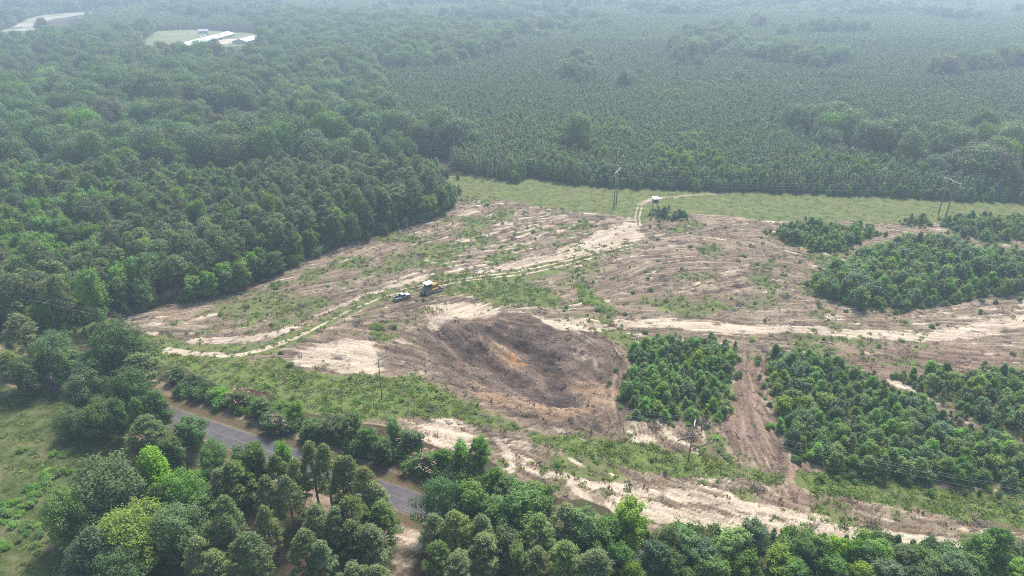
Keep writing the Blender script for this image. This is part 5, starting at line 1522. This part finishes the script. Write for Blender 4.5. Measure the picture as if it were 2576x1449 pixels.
cabm = MB().add([(-.62, -W + .06, 1.16), (1.12, -W + .06, 1.16), (1.12, W - .06, 1.16), (-.62, W - .06, 1.16), (-.48, -W + .2, 1.78), (.52, -W + .2, 1.78), (.52, W - .2, 1.78), (-.48, W - .2, 1.78)], [(0, 1, 5, 4), (1, 2, 6, 5), (2, 3, 7, 6), (3, 0, 4, 7), (4, 5, 6, 7), (0, 3, 2, 1)]).build("cab_glass", GLASS, tk)
MB().box((.02, 0, 1.80), (1.08, 2 * W - .36, .06), top=(.96, .96)).build("cab_roof", SILVER_L, tk)
for s in (-1, 1):
    MB().tube((1.14, s * (W - .07), 1.16), (.54, s * (W - .2), 1.8), .045, .045, 5).build("windscreen_pillar", SILVER, tk)
    MB().tube((-.63, s * (W - .07), 1.16), (-.49, s * (W - .2), 1.8), .07, .06, 5).tube((.12, s * (W - .06), 1.16), (.06, s * (W - .19), 1.8), .05, .05, 5).build("door_pillar", SILVER, tk)
    d_ = MB().box((.42, s * (W + .005), .84), (.95, .02, .6)).build("door", SILVER, tk)
    MB().box((.08, s * (W + .025), .98), (.16, .02, .04)).build("handle", BLACK, d_)
    MB().box((.98, s * (W + .12), 1.22), (.10, .22, .16)).build("mirror", BLACK, tk)
    MB().box((2.80, s * .78, .82), (.08, .3, .17)).build("headlight", GALV, tk)
    MB().box((-2.87, s * .90, .92), (.05, .14, .36)).build("tail_light", RED, tk)
    MB().tube((1.68, s * (W + .005), .42), (1.68, s * (W + .012), .42), .47, .47, 16).tube((-1.68, s * (W + .005), .42), (-1.68, s * (W + .012), .42), .47, .47, 16).build("wheel_arch", BLACK, tk)
    wheel(tk, 1.68, s * (W - .08), .39, .26); wheel(tk, -1.68, s * (W - .08), .39, .26)
MB().box((2.88, 0, .56), (.14, 1.9, .2)).build("front_bumper", RIM, tk)
MB().box((2.83, 0, .82), (.06, 1.2, .18)).build("grille", BLACK, tk)
MB().box((-2.96, 0, .52), (.16, 1.9, .18)).build("rear_bumper", RIM, tk)

# ------------------------------------------------------------------ bulldozer (x forward)
wr = np.array(U(1073.4, 741.4)); wf = np.array(U(1103.9, 731.0)); da = math.atan2(*(wf - wr)[::-1])
dn_ = np.array([-math.sin(da), math.cos(da)])
dc = (wr + wf) / 2 + 1.35 * dn_
dz = tag(empty("bulldozer", (dc[0], dc[1], near_z(*dc)), da), "yellow bulldozer with a white cab roof and muddy tracks at the pit", "bulldozer")
for s in (-1, 1):
    y0, y1 = s * 1.12, s * 1.72
    pr = []
    for a in np.linspace(90, 270, 8): pr.append((-2.05 + .62 * math.cos(math.radians(a)), .66 + .62 * math.sin(math.radians(a))))
    for a in np.linspace(-90, 90, 8): pr.append((2.0 + .48 * math.cos(math.radians(a)), .52 + .48 * math.sin(math.radians(a))))
    tr_ = MB().prism(pr, min(y0, y1), max(y0, y1)).build("track", DIRTY, dz)
    n_ = len(pr)
    for i in range(n_):
        a = np.array(pr[i]); b = np.array(pr[(i + 1) % n_]); k_ = max(1, int(np.linalg.norm(b - a) / .34))
        for j in range(k_):
            c = a + (b - a) * (j + .5) / k_; t = (b - a) / np.linalg.norm(b - a); nn = np.array([t[1], -t[0]])
            q = [c - t * .10, c + t * .10, c + t * .06 + nn * .07, c - t * .06 + nn * .07]
            MB().prism([tuple(p) for p in q], min(y0, y1) - .02, max(y0, y1) + .02).build("track_shoe", STEEL, tr_)
    MB().tube((-2.05, s * 1.40, .66), (-2.05, s * 1.80, .66), .42, .40, 12).build("sprocket", STEEL, dz)
    MB().tube((2.0, s * 1.40, .52), (2.0, s * 1.78, .52), .30, .28, 12).build("idler", STEEL, dz)
    MB().box((0, s * 1.76, .58), (3.0, .06, .34)).build("track_frame", DIRTY, dz)
    MB().box((.4, s * 1.30, 1.42), (3.6, .75, .10)).build("fender", YELLOW, dz)
    MB().tube((.2, s * 1.95, .62), (3.5, s * 1.85, .55), .16, .13, 8).build("push_arm", DIRTY, dz)
    MB().tube((1.9, s * .75, 1.9), (3.3, s * .8, 1.25), .09, .06, 8).build("lift_cylinder", STEEL, dz)
MB().box((-.2, 0, 1.05), (4.6, 2.1, .9)).build("chassis", plain("dusty_ochre", (0.30, 0.21, 0.11), .8, var=.35, scale=3), dz)
MB().box((1.45, 0, 1.95), (2.2, 1.5, 1.1), top=(.98, .9)).build("hood", YELLOW, dz)
for k in range(5): MB().box((.75 + k * .34, -.765, 1.95), (.10, .04, .8)).build("hood_vent", BLACK, dz)
MB().box((2.58, 0, 1.9), (.08, 1.3, 1.2)).build("grille", BLACK, dz)
MB().tube((1.3, .35, 2.5), (1.3, .35, 3.3), .09, .09, 8).build("exhaust", BLACK, dz)
MB().box((-.75, 0, 2.35), (1.8, 1.84, 1.66)).build("cab", plain("cab_dark", (.17, .135, .11), .8, var=.35), dz)
for sx in (-1.72, .20):
    for sy in (-.98, .98): MB().box((sx, sy, 2.4), (.13, .13, 2.0)).build("cab_post", DIRTY, dz)
MB().box((-.75, 0, 3.48), (2.9, 2.7, .16)).build("cab_roof", WHITE_METAL, dz)
MB().box((-.75, -.94, 2.55), (1.4, .05, .8)).build("cab_window", GLASS, dz)
MB().box((-1.68, 0, 2.55), (.05, 1.4, .8)).build("cab_window", GLASS, dz)
for s in (-1, 1): MB().tube((2.7, s * 1.0, 3.1), (.3, s * 1.0, 3.42), .06, .06, 6).build("brush_guard", YELLOW, dz)
for k in range(6): MB().tube((2.45 - k * .4, -1.02, 3.13 + k * .05), (2.45 - k * .4, -1.02, 1.5), .05, .05, 6).build("guard_bar", BLACK if k % 2 else YELLOW, dz)
MB().tube((2.7, -1.0, 3.1), (2.7, 1.0, 3.1), .06).tube((2.7, -1.0, 3.1), (2.7, -1.0, 1.4), .06).tube((2.7, 1.0, 3.1), (2.7, 1.0, 1.4), .06).build("guard_frame", YELLOW, dz)
blade = MB().add([(3.45, -2.1, .15), (3.45, 2.1, .15), (3.62, 2.1, .6), (3.62, -2.1, .6), (3.55, -2.1, 1.15), (3.55, 2.1, 1.15), (3.3, -2.1, .2), (3.3, 2.1, .2), (3.45, 2.1, .62), (3.45, -2.1, .62), (3.4, -2.1, 1.15), (3.4, 2.1, 1.15)],
                 [(0, 1, 2, 3), (3, 2, 5, 4), (7, 6, 9, 8), (8, 9, 10, 11), (4, 5, 11, 10), (0, 6, 7, 1), (0, 3, 9, 6), (3, 4, 10, 9), (1, 7, 8, 2), (2, 8, 11, 5)]).build("blade", STEEL, dz)
for k in range(9): MB().add([(3.46, -2.0 + k * .5 - .06, .2), (3.46, -2.0 + k * .5 + .06, .2), (3.75, -2.0 + k * .5, -.05), (3.40, -2.0 + k * .5, .6)], [(0, 1, 2), (0, 2, 3), (1, 3, 2), (0, 3, 1)]).build("rake_tooth", STEEL, blade)
MB().box((-2.95, 0, 1.1), (.5, 1.6, .5)).tube((-2.4, .6, 1.3), (-3.2, .6, 1.2), .12).tube((-2.4, -.6, 1.3), (-3.2, -.6, 1.2), .12).build("ripper_frame", DIRTY, dz)
MB().box((-3.35, 0, 1.05), (.3, 2.2, .35)).build("ripper_beam", DIRTY, dz)
for k in (-.9, 0, .9): MB().add([(-3.45, k - .06, 1.2), (-3.25, k - .06, 1.2), (-3.25, k + .06, 1.2), (-3.45, k + .06, 1.2), (-3.30, k - .04, .1), (-3.22, k - .04, .1), (-3.22, k + .04, .1), (-3.30, k + .04, .1)], [(3, 2, 1, 0), (4, 5, 6, 7), (0, 1, 5, 4), (1, 2, 6, 5), (2, 3, 7, 6), (3, 0, 4, 7)]).build("ripper_shank", BLACK, dz)
MB().tube((-2.5, .5, 1.9), (-3.3, .5, 1.35), .09).tube((-2.5, -.5, 1.9), (-3.3, -.5, 1.35), .09).build("ripper_cylinder", GALV, dz)
MB().box((-2.15, 0, 1.75), (.8, 1.7, .7)).build("fuel_tank", DIRTY, dz)

# ------------------------------------------------------------------ small orange implement by the bulldozer
ix, iy = U(1044, 727)
im = tag(empty("farm_implement", (ix, iy, near_z(ix, iy)), .5), "small rusty orange implement lying in the grass behind the bulldozer", "implement")
MB().box((0, 0, .55), (2.0, .14, .14)).box((0, .9, .5), (2.0, .14, .14)).box((-.9, .45, .52), (.14, .9, .14)).box((.9, .45, .52), (.14, .9, .14)).build("frame", RUST, im)
MB().tube((-.4, 0, .6), (0, .3, 1.35), .06).tube((.4, 0, .6), (0, .3, 1.35), .06).tube((0, .9, .55), (0, .3, 1.35), .06).build("hitch_mast", RUST, im)
for k in range(5): MB().tube((-.8 + .4 * k, 0, .55), (-.8 + .4 * k, -.35, .02), .05, .03, 6).build("tine", RUST, im)
for s in (-1, 1): MB().tube((s * 1.05, .45, .3), (s * 1.2, .45, .3), .3, .3, 14).build("wheel", DIRTY, im)

# ------------------------------------------------------------------ logs, boulders, root piles on the cleared ground
LOGS = [(((330, 808)), (376, 796), .16, "long pale trimmed log lying at the edge of the pine stand"), ((1705, 1110), (1745, 1098), .14, "pale broken log on the brush pile by the dark utility pole"), ((1480, 1195), (1505, 1191), .11, "thin pale branch on the sandy lower slope"),
        ((2063, 862), (2098, 868), .14, "pale log at the sand track near the regrowth thicket"), ((1760, 690), (1775, 715), .12, "weathered log on the brown debris field"), ((1930, 700), (1960, 712), .12, "grey log in the debris below the wedge-shaped patch"),
        ((1990, 740), (2015, 752), .14, "bent log at the foot of the large shrub patch"), ((1745, 1130), (1800, 1110), .12, "crooked limb on the torn ground beside the dirt lane"), ((1850, 1085), (1862, 1105), .14, "short log on the dirt lane's edge"),
        ((2380, 820), (2410, 826), .16, "dark log on the bank above the sand track"), ((1560, 905), (1600, 897), .12, "pale pole lying by the regrowth next to the pit"), ((2440, 1255), (2470, 1275), .10, "dead branch in the grassy strip near the frame edge")]
for a, b, r, lab in LOGS:
    a = U(*a); b = U(*b); za, zb = near_z(*a) + r, near_z(*b) + r
    mid = ((a[0] + b[0]) / 2 + random.gauss(0, .15), (a[1] + b[1]) / 2 + random.gauss(0, .15), (za + zb) / 2 + .1)
    tag(MB().path([(*a, za), mid, (*b, zb)], [r, r * .85, r * .6], 7).build("fallen_log", BARK_G, None, True), lab, "log", "logs on the cleared ground")


def root_pile(u, v, n, size, label, seed):
    r = np.random.default_rng(seed); x, y = U(u, v)
    root = tag(empty("brush_pile", (x, y, near_z(x, y))), label, "brush pile", "torn-out brush piles")
    for k in range(n):
        a = r.uniform(0, 6.28); L = size * r.uniform(.5, 1.1); rise = r.uniform(.0, .7)
        p = np.array([r.normal(0, size * .3), r.normal(0, size * .3), .1 + .4 * r.random()]); q = p + L * np.array([math.cos(a), math.sin(a), rise])
        m = (p + q) / 2 + r.normal(0, .12 * size, 3) * np.array([1, 1, .5]); rd = .03 + .07 * r.random()
        MB().path([p, m, q], [rd, rd * .8, rd * .35], 5).build("branch", BARK_G if r.random() < .55 else BARK, root)
    n2_ = 160
    p = np.stack([r.normal(0, size * .45, n2_), r.normal(0, size * .45, n2_), .15 + abs(r.normal(0, .35 * size * .5, n2_))], 1)
    link("dead_foliage", quads_mesh("dead_foliage", p, r.standard_normal((n2_, 3)), r.random(n2_) * 6.3, .12 + .12 * r.random(n2_), .06 + .05 * r.random(n2_), r.random(n2_), LEAF['dead']), root)


for i, (u, v, n, s, lab) in enumerate(((1768, 1066, 30, 2.8, "tangled root pile at the foot of the regrowth by the dirt lane"), (1650, 1078, 22, 2.2, "reddish brush heap below the regrowth beside the pit"), (1735, 1100, 26, 2.4, "grey brush heap around the dark utility pole"),
                                       (1855, 720, 24, 2.4, "brush pile on the brown debris mound"), (1905, 1232, 22, 2.0, "reddish brush heap on the lower sandy slope"), (2195, 1318, 20, 2.0, "brush heap on the pale sand near the bottom right"), (1290, 600, 18, 2.0, "small brush heap in the far part of the field"),
                                       (900, 812, 16, 1.8, "brush heap among weeds in the narrow end of the field"), (1975, 750, 22, 2.2, "brush pile at the near tip of the large shrub patch"), (1085, 1030, 18, 1.8, "brush heap where the lower grass meets the bare slope"), (760, 770, 16, 1.8, "brush heap near the pine stand in the narrow field end"))):
    root_pile(u, v, n, s, lab, 800 + i)
for i, (u, v, s, lab) in enumerate(((1132, 1062, .8, "large pale sandstone block on the bare slope above the road hedge"), (1158, 1066, .6, "smaller pale stone beside the sandstone block on the bare slope"), (1955, 1356, .8, "pale rounded boulder at the lower edge of the sand"), (1735, 1092, .5, "pale stone near the dark utility pole"))):
    r = np.random.default_rng(850 + i); x, y = U(u, v); mb = MB(); R_ = s
    vs = []
    for a in range(4):
        for b in range(8):
            th = -.5 + a * .62; ph = b * .785
            k = R_ * (.8 + .4 * r.random()); vs.append((k * math.cos(th) * math.cos(ph) * 1.25, k * math.cos(th) * math.sin(ph), k * math.sin(th) * .75))
    fs = [(a * 8 + b, a * 8 + (b + 1) % 8, (a + 1) * 8 + (b + 1) % 8, (a + 1) * 8 + b) for a in range(3) for b in range(8)] + [tuple(range(24, 32)), tuple(range(7, -1, -1))]
    o = mb.add(vs, fs).build("boulder", plain("pale_stone", (.52, .45, .36), .9, var=.2, scale=1.5), None); o.location = (x, y, near_z(x, y) + .1)
    tag(o, lab, "boulder", "pale stones on the bare ground")
# dead snag by the meadow
sx_, sy_ = U(12, 1005)
r_ = tag(empty("dead_tree", (sx_, sy_, 0)), "leaning grey dead tree at the upper corner of the meadow", "dead tree")
MB().path([(0, 0, -.2), (-.6, .2, 2.2), (-1.6, .3, 3.6)], [.16, .12, .05], 7).build("trunk", BARK_G, r_, True)
for q in ((-.9, .9, 3.4), (.3, -.6, 3.2), (-1.6, -.7, 3.0), (.5, .4, 2.6)): MB().path([(-.5, .15, 1.8), tuple(q)], [.06, .02], 5).build("branch", BARK_G, r_)

# ------------------------------------------------------------------ the hazy air
hm = bpy.data.materials.new("summer_haze"); hm.use_nodes = True
hn = hm.node_tree; hn.nodes.clear()
ho = hn.nodes.new("ShaderNodeOutputMaterial"); pv = hn.nodes.new("ShaderNodeVolumePrincipled")
pv.inputs["Color"].default_value = (0.65, 0.82, 1.0, 1); pv.inputs["Density"].default_value = HAZE; pv.inputs["Anisotropy"].default_value = 0.3
hn.links.new(pv.outputs[0], ho.inputs["Volume"])
hz = MB().box((0, 5000, 52), (22000, 22000, 108)).build("haze", hm)
tag(hz, "pale blue summer haze over the land", None, None, "stuff")

for me in [m for m in bpy.data.meshes if m.users == 0]:      # unused plant shapes
    bpy.data.meshes.remove(me)
